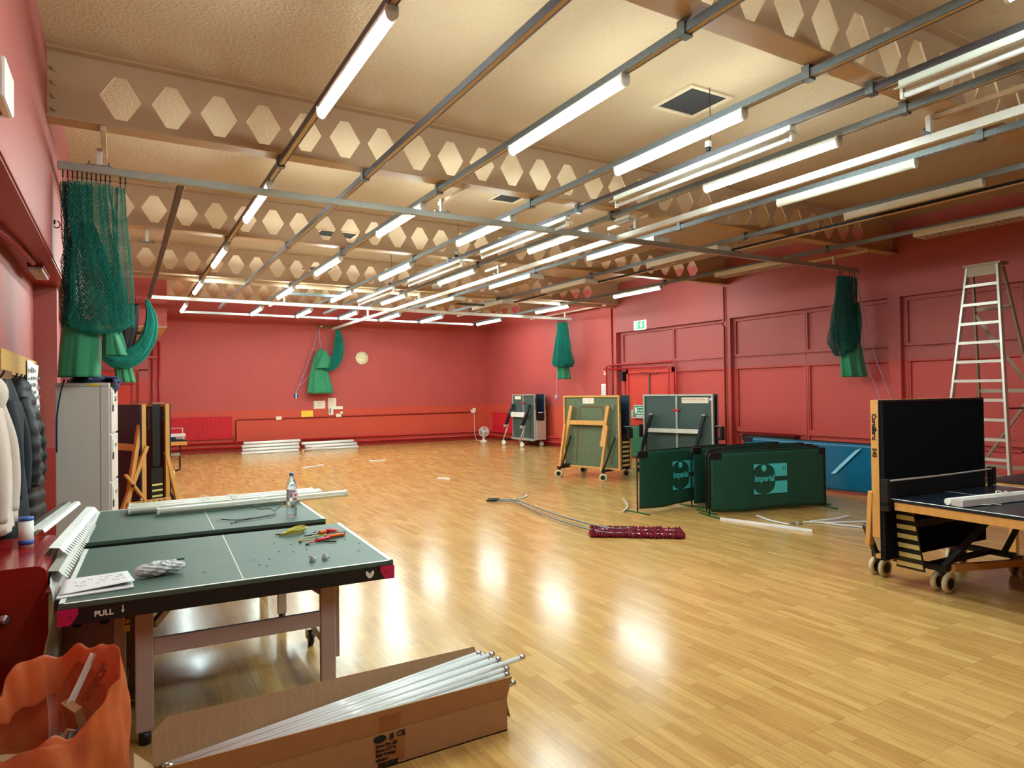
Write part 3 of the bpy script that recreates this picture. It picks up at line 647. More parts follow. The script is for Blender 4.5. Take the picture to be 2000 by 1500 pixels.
skirt('canvas_fold', [(10.98, 6.96, 3.12), (10.96, 6.96, 2.8), (10.90, 6.96, 2.35)], [.07, .13, .12], [.05, .08, .08], 4, .1, t, 'canvas')
skirt('canvas_skirt', [(10.82, 6.98, 2.6), (10.86, 6.98, 2.2), (10.93, 6.98, 1.85)], [.2, .24, .25], [.1, .13, .15], 7, .12, t, 'canvas')
b = MB(); b.tube(smoothpath([(10.93, 6.9, 3.6), (11.03, 6.88, 2.9), (11.05, 6.86, 2.2), (11.08, 6.6, 1.4)], 5), .006, 6); b.tube(smoothpath([(10.9, 6.9, 3.6), (11.06, 6.85, 2.9), (11.08, 6.7, 2.2), (11.1, 6.42, 1.4)], 5), .006, 6); b.build('cord', 'cord', t); hooks([10.5, 10.56, 10.78, 10.85, 10.92], 6.94, t)
tt = thing('wall_batten', 'brown wooden strip fixed to the wall under the centre rail end', 'board', (5.75, YB, 3.755)); MB().bx(-.52, .5, -.025, 0, -.05, .05).build('board', 'wood_dark', tt, bevel=.004)
b = MB(); b.cyl((-.4, -.04, 0), (-.4, -.025, 0), .03, n=10); b.cyl((.25, -.04, .0), (.25, -.025, 0), .02, n=10); b.build('screw_plate', 'steel', tt)

# ------------------------------------------------------------------ back wall fittings
def radiator(loc, W, H, ang, label, ribs):
    t = thing('radiator', label, 'radiator', loc, ang); b = MB(); b.bx(0, W, -.05, -.02, 0, H)
    if ribs:
        n = int(W / .05)
        for i in range(n): b.bx(W * (i + .22) / n, W * (i + .78) / n, -.062, -.05, .03, H - .02)
    b.bx(-.004, W + .004, -.066, -.016, H - .018, H); b.build('panel', 'red_rad', t, bevel=.004)
    b = MB(); b.bx(.2, .25, -.02, 0, .05, H - .05); b.bx(W - .25, W - .2, -.02, 0, .05, H - .05); b.build('bracket', 'red_dark', t)
    b = MB(); b.cyl((W + .0, -.035, .06), (W + .05, -.035, .06), .012, n=8); b.cyl((W + .05, -.035, .09), (W + .05, -.035, -.12), .012, n=8); b.build('valve', 'red_pipe', t); return t
radiator((1.13, YB, .40), 1.62, .655, 0, 'bright red ribbed radiator on the back wall at the left', True)
radiator((XR, 20.45, .24), 1.5, .70, -math.pi / 2, 'plain red flat radiator on the right wall near the fan', False)
def pipes(name, runs, r, label, m='red_pipe'):
    b = MB(); [b.tube(p, r, 10) for p in runs]; return tag(b.build(name, m), label, 'pipe')
pipes('heating_pipe', [[(.95, YB - .05, .29), (11.08, YB - .05, .29), (11.12, 20.75, .29), (11.14, 13.9, .27)]], .027, 'upper red heating pipe running along the skirting of the far walls')
pipes('heating_pipe', [[(.95, YB - .05, .15), (11.08, YB - .05, .15), (11.12, 20.75, .15), (11.14, 13.9, .13)]], .027, 'lower red heating pipe running along the skirting of the far walls')
struct(MB().bx(.95, XR, YB - .012, YB, 0, .09).build('baseboard_back', 'red_dark')); struct(MB().bx(XR - .012, XR, 13.73, YB, 0, .09).build('baseboard_right', 'red_dark'))
pipes('wall_conduit', [[(2.86, YB - .02, .35), (2.86, YB - .02, .93), (2.95, YB - .02, .945), (10.5, YB - .02, .965)]], .018, 'thin red conduit running along the back wall above the radiator pipes', 'red_dark')
pipes('riser_pipe', [[(.74, YB - .05, 0), (.74, YB - .05, 3.17)]], .028, 'red vertical pipe beside the far left door, nearer the door', 'red_pipe'); pipes('riser_pipe', [[(.90, YB - .05, 0), (.90, YB - .05, 3.17)]], .028, 'red vertical pipe beside the far left door, nearer the radiator', 'red_pipe')
# pipes round the double door
pipes('door_pipe', [[(11.12, 14.05, .1), (11.12, 14.05, 2.30), (11.14, 13.9, 2.33), (11.14, 11.60, 2.33), (11.14, 11.5, 2.28), (11.14, 11.5, .1)]], .022, 'outer red pipe looping over the double door')
pipes('door_pipe', [[(11.08, 14.12, 2.22), (11.08, 11.75, 2.22), (11.08, 11.68, 2.16), (11.08, 11.68, .1)]], .022, 'inner red pipe looping over the double door'); pipes('door_pipe', [[(11.178, 13.88, .1), (11.178, 13.88, 3.85)]], .02, 'red vertical pipe running up the pillar left of the double door', 'red_dark')
pipes('door_pipe', [[(11.16, 10.05, .1), (11.16, 10.05, 3.0), (11.1, 10.05, 3.05), (11.16, 10.05, 3.12), (11.16, 10.05, 3.85)]], .018, 'dark red vertical pipe on the pillar between the panelled bays', 'red_dark')
def plate(name, x, z, w_, h, m, label, cat, right=False, y=None, d=.012):
    t = thing(name, label, cat, (x, YB, z) if not right else (XR, y, z), 0 if not right else -math.pi / 2)
    MB().bx(-w_ / 2, w_ / 2, -d, 0, -h / 2, h / 2).build('plate' if m in ('socket', 'white_plastic') else 'sheet', m, t, bevel=.002); return t
for (x, z, l) in ((4.2 - .14, .955, 'white socket on the back wall conduit, nearest the radiator'), (5.86, .985, 'white socket on the back wall below the keyhole bracket'), (10.58, .99, 'white socket on the back wall feeding the fan')):
    t = plate('wall_socket', x, z, .16, .1, 'socket', l, 'socket', d=.04); b = MB(); [b.bx(s * .04 - .012, s * .04 + .012, -.046, -.04, -.02, .02) for s in (-1, 1)]; b.build('switch', 'white_plastic', t)
t = plate('adapter', 10.62, 1.04, .1, .12, 'white_plastic', 'white plug adapter on the back wall above the fan socket', 'plug', d=.07)
t = thing('dispenser_bracket', 'broken white bracket with red marks above the middle socket', 'bracket', (5.78, YB, 1.14)); b = MB(); b.bx(-.22, -.08, -.02, 0, -.13, .13); b.bx(-.08, .22, -.02, 0, .04, .13); b.bx(.14, .22, -.02, 0, -.1, -.04); b.build('frame', 'white_plastic', t); b = MB(); b.bx(-.06, -.03, -.015, 0, -.12, .04); b.build('stain', 'red_txt', t)
b = MB(); b.tube(smoothpath([(-.17, -.03, .08), (-.19, -.03, 0), (-.16, -.03, -.08)], 4), .012, 6); b.build('pipe_end', 'dark_metal', t)
t = plate('wall_notice', 5.27, 1.33, .36, .24, 'paper_warm', 'landscape white notice on the back wall under the canvas', 'notice'); b = MB(); [b.bx(-.08 + .0, .12 - .03 * (i % 2), -.0135, -.012, .06 - i * .035, .066 - i * .035) for i in range(4)]; b.bx(-.17, -.155, -.0135, -.012, -.1, .1); b.build('print', 'black_ink', t)
t = plate('wall_notice', 5.67, 1.37, .25, .33, 'paper_warm', 'portrait white notice right of the landscape one on the back wall', 'notice'); b = MB(); [b.bx(-.08, .08 - .02 * (i % 3), -.0135, -.012, .12 - i * .045, .126 - i * .045) for i in range(6)]; b.build('print', 'ink', t)
t = plate('wall_notice', 4.90, 1.055, .35, .21, 'yellow', 'blank yellow card on the back wall', 'notice')
t = thing('wall_clock', 'round cream clock on the back wall', 'clock', (6.63, YB, 2.79)); MB().lathe([(0, -.05), (.195, -.05), (.205, -.03), (.205, 0), (0, 0)], n=40, axis='y').build('face', 'clock_face', t)
b = MB(); b.beam((0, -.055, 0), (.10, -.055, .004), .004, .014, (0, 1, 0)); b.beam((.02, -.055, 0), (-.14, -.055, .045), .004, .01, (0, 1, 0)); b.lathe([(0, -.06), (.014, -.06), (.014, -.052), (0, -.052)], n=10, axis='y'); b.build('hand', 'black_ink', t)
b = MB()
for k in range(12):
    a = k * math.pi / 6; b.bx(.155 * math.cos(a) - .01, .155 * math.cos(a) + .01, -.052, -.0495, .155 * math.sin(a) - .014, .155 * math.sin(a) + .014)
b.build('numeral', 'ink', t)
t = plate('call_point', 0, 2.15, .1, .14, 'paper_warm', 'small notice with red mark high on the far right wall', 'notice', True, 14.2); MB().bx(-.02, .02, -.0135, -.012, -.01, .04).build('print', 'red_plastic', t)
t = plate('wall_notice', 0, 1.66, .24, .36, 'paper', 'white notice on the far right wall above the wooden folded table', 'notice', True, 14.25); b = MB(); [b.bx(-.08, .08, -.0135, -.012, .12 - i * .05, .125 - i * .05) for i in range(5)]; b.build('print', 'ink', t)
for (z, l) in ((.86, 'upper black box on the far right wall'), (.40, 'lower black box on the far right wall')):
    t = thing('junction_box', l, 'junction box', (XR, 15.5, z)); MB().bx(-.05, 0, -.12, .12, -.08, .08).build('case', 'black', t, bevel=.004)
t = thing('door_bell', 'small black box high beside the double door pipes', 'bell', (11.2, 13.5, 2.02)); MB().bx(-.03, .1, -.05, .05, -.12, .12).build('case', 'black', t, bevel=.004)
t = thing('emergency_exit_sign', 'lit green emergency exit sign above the double door', 'exit sign', (XR, 12.76, 3.28), -math.pi / 2)
MB().bx(-.21, .21, -.045, 0, -.115, .115).build('case', 'exit_white', t, bevel=.006); MB().bx(-.19, .19, -.049, -.045, -.095, .095).build('panel', 'exit_green', t)
b = MB(); b.bx(-.165, -.05, -.052, -.049, -.075, .075); b.build('doorway', 'exit_white', t)
b = MB(); b.ball((-.10, -.055, .045), .016, 8, 1, .3, 1); b.beam((-.10, -.054, .03), (-.115, -.054, -.015), .006, .024, (0, 1, 0)); b.beam((-.115, -.054, -.015), (-.085, -.054, -.04), .006, .016, (0, 1, 0)); b.beam((-.085, -.054, -.04), (-.10, -.054, -.07), .006, .014, (0, 1, 0)); b.beam((-.115, -.054, -.015), (-.145, -.054, -.05), .006, .014, (0, 1, 0)); b.beam((-.1, -.054, .025), (-.07, -.054, .0), .006, .012, (0, 1, 0)); b.build('running_figure', 'sign_green', t)
b = MB(); b.bx(.055, .10, -.052, -.049, -.01, .075); b.poly([(.025, -.049, -.01), (.13, -.049, -.01), (.0775, -.049, -.075)], (0, -.003, 0)); b.build('arrow', 'exit_white', t)
t = thing('push_bar_sign', 'green push bar instruction sign on the double door', 'sign', (XRR - .12, 12.75, 1.03), -math.pi / 2)
MB().bx(-.3, .3, -.03, -.01, 0, .26).build('panel', 'sign_green', t); b = MB(); b.bx(-.3, .3, -.032, -.03, .245, .26); b.bx(-.3, .3, -.032, -.03, 0, .01); b.bx(-.3, -.29, -.032, -.03, 0, .26); b.bx(-.15, .27, -.032, -.03, .19, .21); b.build('border', 'white', t)
b = MB(); b.bx(-.26, -.2, -.033, -.03, .05, .2); b.bx(-.19, -.18, -.033, -.03, .05, .2); b.build('door_symbol', 'white', t)
text('lettering', 'In emergency', .065, 'white', t, frame((-.15, -.032, .11), (1, 0, 0), (0, 0, 1)), .002); text('lettering', 'push bar to open', .06, 'white', t, frame((-.17, -.032, .04), (1, 0, 0), (0, 0, 1)), .002)
t = thing('sign_shelf', 'small grey ledge beneath the green push bar sign', 'shelf', (XRR - .1, 12.7, .99)); MB().bx(-.12, .04, -.45, .45, -.03, .0).build('ledge', 'silver', t); MB().bx(-.1, .04, .33, .45, 0, .18).build('end_box', 'silver', t)

# ------------------------------------------------------------------ table tennis tables
def caster(parent, x, y, r=.075, twin=True, ang=0, m='pale_wheel', hub='black', name='wheel', w_=.035):
    """twin caster on the floor; axis along local y turned by ang"""
    o = bpy.data.objects.new(name, None); COL.objects.link(o); o.parent = parent; o.location = (x, y, 0); o.rotation_euler.z = ang
    ys = (-.045, .045) if twin else (0,)
    b = MB()
    for yy in ys: b.lathe([(r * .62, -w_ / 2), (r * .93, -w_ / 2), (r, -w_ / 3), (r, w_ / 3), (r * .93, w_ / 2), (r * .62, w_ / 2)], (0, yy, r), 24, 'y')
    b.build('tyre', m, o)
    b = MB()
    for yy in ys: b.lathe([(0, -w_ * .42), (r * .63, -w_ * .42), (r * .63, w_ * .42), (0, w_ * .42)], (0, yy, r), 20, 'y', False)
    b.cyl((0, min(ys) - .02, r), (0, max(ys) + .02, r), .012, n=10)
    b.bx(-.02, .02, -.012 if twin else -.03, .012 if twin else -.022, r, r * 2.15)
    if not twin: b.bx(-.02, .02, .022, .03, r, r * 2.15)
    b.bx(-.025, .025, -.03, .03, r * 2.1, r * 2.2); b.build('hub', hub, o)
    return o

# near playing half and far playing half of the rollaway table beside the left wall
def play_half(loc, rz, W, D, near, label):
    t = thing('table_tennis_table_half', label, 'table tennis table', loc, rz, 'two unfolded table tennis halves by the left wall')
    b = MB(); b.bx(0, W, 0, D, .738, .76).mat(1)
    b.bx(0, W, 0, .012 if not near else .016, .76, .7612) if near else b.bx(0, W, D - .02, D, .76, .7612)
    b.bx(0, .022, 0, D, .76, .7612); b.bx(W - .022, W, 0, D, .76, .7612); b.bx(W / 2 - .002, W / 2 + .002, 0, D, .76, .7612)
    b.build('playing_surface', ['table_green', 'white'], t)
    b = MB(); h = .075
    b.bx(0, W, .002, .03, .738 - h, .738); b.bx(0, W, D - .03, D - .002, .738 - h, .738); b.bx(.002, .03, .03, D - .03, .738 - h, .738); b.bx(W - .03, W - .002, .03, D - .03, .738 - h, .738); b.bx(.4, .44, .03, D - .03, .70, .738); b.bx(W - .44, W - .40, .03, D - .03, .70, .738)
    b.build('apron', 'black', t)
    return t
near = play_half((-.248, 3.572, 0), R(-2.3), 1.531, 1.215, True, 'nearest green table tennis half, holding papers, plastic package and tools')
for (x0, sg) in ((0, 1), (1.531, -1)):
    pts = [(x0 - .004 * sg, -.006, .735), (x0 + .075 * sg, -.006, .735), (x0 + .074 * sg, -.006, .71), (x0 + .06 * sg, -.006, .682), (x0 + .045 * sg, -.006, .664), (x0 - .004 * sg, -.006, .664)]
    b = MB(); b.poly(pts, (0, .05, 0)); b.build('corner_protector', 'pink', near, label='pink corner protector')
    MB().lathe([(0, -.003), (.004, -.003), (.004, 0)], (x0 + .045 * sg, -.006, .70), 10, 'y').build('corner_screw', 'black', near)
text('pull_lettering', 'PULL', .034, 'white_plastic', near, frame((.135, -.001, .687), (1, 0, 0), (0, 0, 1)), .0012)
b = MB(); b.bx(.245, .2495, -.002, 0, .697, .722); b.poly([(.2395, 0, .700), (.255, 0, .700), (.24725, 0, .687)], (0, -.002, 0)); b.build('pull_arrow', 'white_plastic', near)
b = MB()
for s in (-1, 1):
    c = Vector((1.400 + s * .0105, -.001, .700)); ax = Vector((s * .5, 0, 1)).normalized(); sd = Vector((1, 0, -s * .5)).normalized()
    b.poly([c + ax * .021 * math.cos(a) * 1 + sd * .0095 * math.sin(a) for a in [k * math.pi / 8 for k in range(16)]], (0, -.002, 0))
b.build('butterfly_emblem', 'white_plastic', near)
# legs of the near half
for (x, n) in ((.33, 0), (1.205, 1)):
    b = MB(); b.bx(x - .04, x + .04, .13, .17, .06, .70); b.build('leg', 'taupe', near, bevel=.006)
    MB().cyl((x, .15, 0), (x, .15, .06), .027, n=16).build('foot', 'black', near)
MB().bx(.37, 1.165, .135, .165, .42, .50).build('crossbar', 'taupe', near, bevel=.004)
b = MB(); b.beam((.37, .17, .56), (.62, .55, .735), .025, .035); b.beam((1.18, .17, .60), (.92, .55, .735), .025, .035); b.build('brace', 'taupe', near)
for x in (.22, 1.29):
    b = MB(); b.bx(x - .025, x + .025, .34, .38, .16, .70); b.build('leg', 'taupe', near, bevel=.004)
    MB().beam((x, .36, .18), (x, 1.05, .18), .05, .05).build('wheel_bar', 'silver', near, bevel=.003)
    caster(near, x, .50, .05, False, R(90), 'black', 'silver', 'wheel', .03); caster(near, x, 1.05, .05, False, R(90), 'black', 'silver', 'wheel', .03)
MB().beam((.24, 1.0, .2), (1.27, 1.0, .2), .04, .04).build('wheel_bar', 'silver', near)
MB().bx(.235, .265, .315, .335, .50, .64).build('lock_lever', 'yellow', near, bevel=.003, label='yellow lock label')
text('lock_lettering', 'LOCK 2', .03, 'black_ink', near, frame((.2430, .3145, .635), (0, 0, -1), (1, 0, 0)), .001)
far = play_half((-.211, 4.985, 0), R(-1.6), 1.50, 1.30, False, 'far green table tennis half, holding long white light tubes and a water bottle')
MB().bx(.25, 1.25, -.005, .02, .625, .67).build('edge_beam', 'black', far)
for x in (.28, 1.22):
    for y in (.2, 1.1): MB().bx(x - .03, x + .03, y - .02, y + .02, .06, .70).build('leg', 'taupe', far, bevel=.004); MB().cyl((x, y, 0), (x, y, .06), .024, n=12).build('foot', 'black', far)
MB().bx(.31, 1.19, .185, .215, .42, .49).build('crossbar', 'taupe', far); MB().bx(.31, 1.19, 1.085, 1.115, .42, .49).build('crossbar', 'taupe', far)

# folded roll-away tables
def folded(name, loc, rz, W, D, style, label):
    t = thing(name, label, 'table tennis table', loc, rz)
    fr, un, z0, z1 = {'wood': ('wood', 'table_olive', .19, 1.575), 'silver': ('silver', 'table_dark', .20, 1.575), 'dark': ('silver', 'table_dark', .20, 1.575), 'brown': ('wood', 'table_brown', .18, 1.565)}[style]
    for (ya, sgn) in ((0, 1), (D, -1)):
        b = MB(); y0, y1 = sorted((ya, ya + sgn * .055)); e = .035
        b.bx(0, W, y0, y1, z1 - e, z1); b.bx(0, W, y0, y1, z0, z0 + e); b.bx(0, e, y0, y1, z0 + e, z1 - e); b.bx(W - e, W, y0, y1, z0 + e, z1 - e)
        fo = b.build('top_frame', fr, t, bevel=.002)
        yi = ya + sgn * .03
        MB().bx(e, W - e, min(yi, yi + sgn * .004), max(yi, yi + sgn * .004), z0 + e, z1 - e).build('underside', un, t)
        b = MB(); yy = ya + sgn * .056; b.bx(.003, W - .003, min(yy, yy + sgn * .018), max(yy, yy + sgn * .018), z0, z1); b.build('playing_surface', 'table_navy', t)
    return t, z0, z1
def lettering_edge(t, x, y, z, m, size, txt, num=None):
    text('edge_lettering', txt, size, m, t, frame((x, y, z), (0, 0, -1), (1, 0, 0)) if True else None, .001)

# wooden framed folded table in the middle distance
DRZ = math.atan2(-.954, .30)
t, z0, z1 = folded('folded_table', (7.5, 10.85, 0), DRZ, 1.30, .40, 'wood', 'folded table tennis table with wooden frame and olive underside, standing alone mid floor')
for (xt, zt, xb, zb) in ((.24, 1.38, .09, .62), (1.09, 1.38, .96, .62)): MB().beam((xt, -.045, zt), (xb, -.085, zb), .07, .045, (0, 1, 0)).build('leg', 'wood', t, bevel=.004)
for (xt, xb) in ((.12, .03), (1.10, 1.00)): MB().beam((xt, -.10, 1.02), (xb, -.17, .16), .045, .05, (0, 1, 0)).build('trolley_leg', 'wood', t, bevel=.004)
MB().beam((.20, -.06, 1.06), (1.02, -.06, 1.06), .03, .085, (0, 0, 1)).build('crossbar', 'wood', t, bevel=.003)
b = MB(); b.beam((.20, -.03, .80), (.08, -.17, .20), .016, .03); b.beam((1.22, -.03, .80), (1.05, -.17, .20), .016, .03); b.build('strut', 'black', t)
b = MB(); [b.bx(x, x + .012, -.008, .03, z, z + .1) for (x, z) in ((1.16, 1.30), (1.235, .76))]; b.build('hinge_plate', 'silver', t)
MB().bx(.46, .72, .02, .029, 1.42, 1.53).build('instruction_sheet', 'paper_warm', t)
b = MB(); [b.bx(.49 + .05 * i, .51 + .05 * i, .0185, .02, 1.46 + .03 * (i % 2), 1.475 + .03 * (i % 2)) for i in range(4)]; b.build('sheet_print', 'ink', t)
b = MB(); [b.tube(p, .004, 5) for p in ([(.40, .02, 1.36), (.90, .02, 1.36)], [(.40, .02, 1.36), (.33, .02, .8), (.28, .02, .3)], [(.90, .02, 1.36), (1.0, .02, .8), (1.1, .02, .3)])]; b.build('outline', 'red_dark', t)
MB().cyl((.02, .12, .20), (1.2, .12, .20), .022, n=12).build('base_tube', 'steel', t)
b = MB(); b.bx(.0, .06, -.22, .62, .165, .205); b.bx(1.03, 1.09, -.22, .62, .165, .205); b.bx(0, .14, -.12, .1, .19, .25); b.build('trolley_bar', 'black', t)
for (x, y) in ((.03, -.19), (1.06, -.19), (.03, .60), (1.06, .60)): caster(t, x, y, .072, True, R(25))
b = MB(); b.poly([(1.235, .08, .24), (1.30, .08, .24), (1.30, .08, .80), (1.27, .08, .84)], (0, .24, 0)); b.build('side_skirt', 'black', t)
b = MB(); [b.bx(1.301, 1.3035, .09 + .0 * i, .31, .26 + .085 * i, .295 + .085 * i) for i in range(6)]; b.build('skirt_stripe', 'stripe', t)
b = MB(); b.bx(1.3, 1.40, .16, .24, .94, .99); b.bx(1.36, 1.42, .14, .26, .78, .96); b.build('net_post', 'dark_metal', t); MB().bx(1.29, 1.41, .15, .25, .99, 1.0).build('net_band', 'silver', t)
text('edge_lettering', 'Cornilleau 540', .042, 'black_ink', t, frame((1.3005, .012, 1.50), (0, 0, -1), (0, 1, 0)), .002)

# silver framed folded table near the fan
t, z0, z1 = folded('folded_table', (10.60, 18.15, 0), -math.pi / 2, 1.32, .40, 'silver', 'small-looking silver framed folded table with black foam sleeves, beside the fan')
for (x0, x1) in ((.16, -.02), (1.13, .98)):
    MB().tube([(x0, -.06, 1.27), (x1, -.22, .62)], .055, 12).build('foam_sleeve', 'black', t); b = MB(); b.tube([(x1 + .06, -.2, .55), (x1 - .05, -.30, .15)], .02, 8); b.bx(x1 - .07, x1 + .07, -.27, -.16, .56, .64); b.build('leg', 'silver', t)
MB().bx(.12, 1.02, -.13, -.09, .88, 1.03).build('crossbar', 'white_metal', t); MB().bx(.64, .67, .0, .03, z0, z1).build('centre_strut', 'silver', t); MB().bx(.58, .72, -.02, .01, 1.28, 1.33).build('red_clip', 'red_plastic', t); MB().bx(.14, .5, .02, .029, 1.42, 1.52).build('label_sheet', 'paper_warm', t)
MB().bx(0, 1.3, -.05, .02, .18, .24).build('base_bar', 'silver', t); b = MB(); b.bx(.0, .05, -.3, .38, .15, .19); b.bx(1.1, 1.15, -.3, .38, .15, .19); b.build('trolley_bar', 'black', t)
for (x, y) in ((-.02, -.30), (1.08, -.30), (1.15, .34), (.02, .34)): caster(t, x, y, .075, False, R(20), 'white_plastic', 'white_plastic', 'wheel', .05)
b = MB(); b.bx(1.32, 1.36, .1, .3, .78, 1.02); b.build('net_post', 'dark_metal', t); MB().bx(1.325, 1.36, .05, .35, .21, .80).build('side_panel', 'silver', t); MB().bx(1.32, 1.35, .12, .28, 1.02, 1.04).build('net_band', 'white', t)
text('edge_lettering', 'COMPETITION', .06, 'black_ink', t, frame((1.3205, .005, 1.5), (0, 0, -1), (0, 1, 0)), .002); text('edge_lettering', 'COMPETITION', .06, 'black_ink', t, frame((1.3205, .375, 1.5), (0, 0, -1), (0, 1, 0)), .002)

# dark green folded table behind the barriers
t, z0, z1 = folded('folded_table', (9.20, 10.45, 0), DRZ, 1.52, .24, 'dark', 'dark green folded table with silver edge and black legs, behind the dark green barriers')
for (xt, xb) in ((.22, .06), (1.36, 1.22)): MB().beam((xt, -.05, 1.17), (xb, -.12, .55), .06, .05, (0, 1, 0)).build('leg', 'dark_metal', t, bevel=.004); MB().bx(xt - .035, xt + .035, -.08, -.02, 1.165, 1.19).build('leg_cap', 'silver', t); MB().beam((xb, -.12, .55), (xb - .03, -.2, .16), .05, .05, (0, 1, 0)).build('trolley_leg', 'black', t)
MB().bx(.15, 1.30, -.10, -.07, .82, .90).build('crossbar', 'white_metal', t); MB().bx(.735, .775, .0, .03, z0, z1).build('centre_strut', 'silver', t); MB().bx(.69, .82, -.02, .005, 1.24, 1.285).build('red_clip', 'red_plastic', t, bevel=.01)
MB().bx(.86, 1.42, .02, .029, 1.40, 1.51).build('label_sheet', 'paper_warm', t); MB().bx(1.45, 1.51, .0, .02, 1.45, 1.50).build('corner_label', 'paper', t)
b = MB(); [b.bx(.89 + .06 * i, .92 + .06 * i, .0188, .02, 1.46, 1.475) for i in range(8)]; b.build('sheet_print', 'red_txt', t)
b = MB(); b.bx(.0, .06, -.25, .5, .16, .2); b.bx(1.2, 1.26, -.25, .5, .16, .2); b.build('trolley_bar', 'black', t)
for (x, y) in ((.03, -.22), (1.23, -.22), (.03, .45), (1.23, .45)): caster(t, x, y, .07, True, R(25))
for (xa, s) in ((1.52, 1), (0, -1)):
    b = MB(); x0, x1 = sorted((xa + s * .01, xa + s * .14)); b.bx(x0, x1, .08, .16, .93, .96); b.bx(xa + s * .10, xa + s * .14, .06, .18, .70, .94); b.bx(x0, x1, .08, .16, .70, .75); b.build('net_post', 'dark_metal', t)
MB().bx(1.51, 1.65, .07, .17, .96, .97).build('net_band', 'silver', t)

# brown folded table by the filing cupboard
LRZ = math.atan2(.89, -.45)
t, z0, z1 = folded('folded_table', (.275, 10.0, 0), LRZ, .76, -.26, 'brown', 'wooden framed folded table with brown underside, between the grey cupboard and the left radiator')
MB().bx(-.003, .0, -.18, -.08, .74, 1.565).build('net_box', 'black', t)
b = MB(); b.bx(-.004, .0, -.215, -.06, .24, .72); b.build('side_skirt', 'black', t); b = MB(); [b.bx(-.008, -.004, -.21, -.07, .26 + .075 * i, .285 + .075 * i) for i in range(4)]; b.build('skirt_stripe', 'stripe', t)
for (p, q) in (((.06, .05, 1.30), (-.02, .28, .16)), ((.0, .0, 1.02), (.0, .33, .16))): MB().beam(p, q, .05, .065, (1, 0, 0)).build('leg', 'wood', t, bevel=.004)
MB().beam((.05, .10, 1.0), (.62, .30, 1.04), .04, .085).build('crossbar', 'wood', t); MB().beam((-.06, .30, .68), (-.06, .0, .24), .03, .06, (1, 0, 0)).build('slotted_bar', 'wood', t, bevel=.004)
b = MB(); b.ball((-.085, .22, .53), .022, 10); b.build('knob', 'black', t)
MB().beam((0.03, -.28, .92), (-.04, -.42, .12), .05, .055, (1, 0, 0)).build('leg', 'wood', t, bevel=.004); MB().beam((0.04, -.27, .50), (-.03, -.42, .10), .03, .03, (1, 0, 0)).build('strut', 'black', t)
b = MB(); b.bx(-.09, -.05, -.28, .28, .28, .32); b.bx(-.09, -.05, -.24, .26, .20, .24); b.bx(-.10, .30, .24, .28, .16, .20); b.build('ball_rack', 'wood', t, bevel=.003)
b = MB(); [b.bx(-.096, -.09, -.2 + .07 * i, -.17 + .07 * i, .29, .31) for i in range(6)]; b.build('rack_slot', 'wood_dark', t)
b = MB(); b.bx(-.05, .0, -.4, .34, .13, .17); b.bx(.6, .65, -.4, .34, .13, .17); b.build('trolley_bar', 'black', t)
for (x, y) in ((-.02, -.4), (-.02, .34), (.62, .34), (.62, -.4)): caster(t, x, y, .06, True, R(70))
text('edge_lettering', 'Cornilleau 540', .045, 'black_ink', t, frame((-.0012, -.048, 1.50), (0, 0, -1), (0, 1, 0)) @ Matrix.Diagonal((1, 1, 1, 1)), .002)
text('edge_lettering', 'Cornilleau', .045, 'black_ink', t, frame((-.0012, -.255, 1.50), (0, 0, -1), (0, 1, 0)), .002)
o = MB().ball((0, 0, 0), .02, 14).build('table_tennis_ball', 'ball', loc=(.215, 9.905, .341)); tag(o, 'white ball resting on the wooden rack of the brown folded table', 'ball')
# strips on top of that table
b = MB(); b.beam((0, 0, 1.58), (.16, .3, 1.58), .05, .02); b.beam((.02, .06, 1.6), (-.22, .12, 1.6), .03, .012); tag(b.build('wood_offcut', 'wood_dark', loc=(.33, 10.1, -.003)), 'short wood offcuts lying on top of the brown folded table', 'offcut')

# open table at the far left with light fittings on it
t = thing('open_table', 'partly hidden wooden legged table in front of the left radiator', 'table', (.15, 15.2, 0))
MB().bx(0, 1.0, 0, .9, .735, .765).build('table_top', 'table_blueblack', t); b = MB(); b.bx(0, 1.0, -.015, .02, .66, .735); b.bx(.98, 1.0, 0, .9, .68, .735); b.build('apron', 'wood', t)
b = MB(); b.bx(.58, .68, .0, .05, .12, .66); b.build('leg', 'wood', t); b = MB(); b.beam((.9, .5, .7), (.9, .5, .12), .03, .03); b.beam((.9, .5, .12), (.6, .3, .05), .03, .03); b.build('strut', 'black', t); MB().bx(.1, .9, .4, .46, .42, .47).build('crossbar', 'silver', t)
caster(t, .72, .12, .07, True, R(90)); caster(t, .2, .12, .07, True, R(90)); MB().bx(.15, .25, 0, .05, .1, .66).build('leg', 'wood', t)
t = thing('light_fitting_stack', 'white and black light fittings stacked on the table by the left radiator', 'light fitting', (.15, 15.3, .768))
b = MB(); b.bx(0, .98, 0, .12, .06, .12); b.bx(.0, .98, .15, .3, .0, .02); b.build('housing', 'white_metal', t); MB().bx(0, .8, .02, .1, .001, .058).build('gear_tray', 'table_navy', t); b = MB(); b.bx(.0, .7, .2, .3, .14, .21); b.build('cover', 'black', t); b = MB(); b.bx(0, .95, .18, .2, .22, .235); b.bx(.93, .95, .18, .2, 0, .22); b.build('clip', 'dirty_white', t)

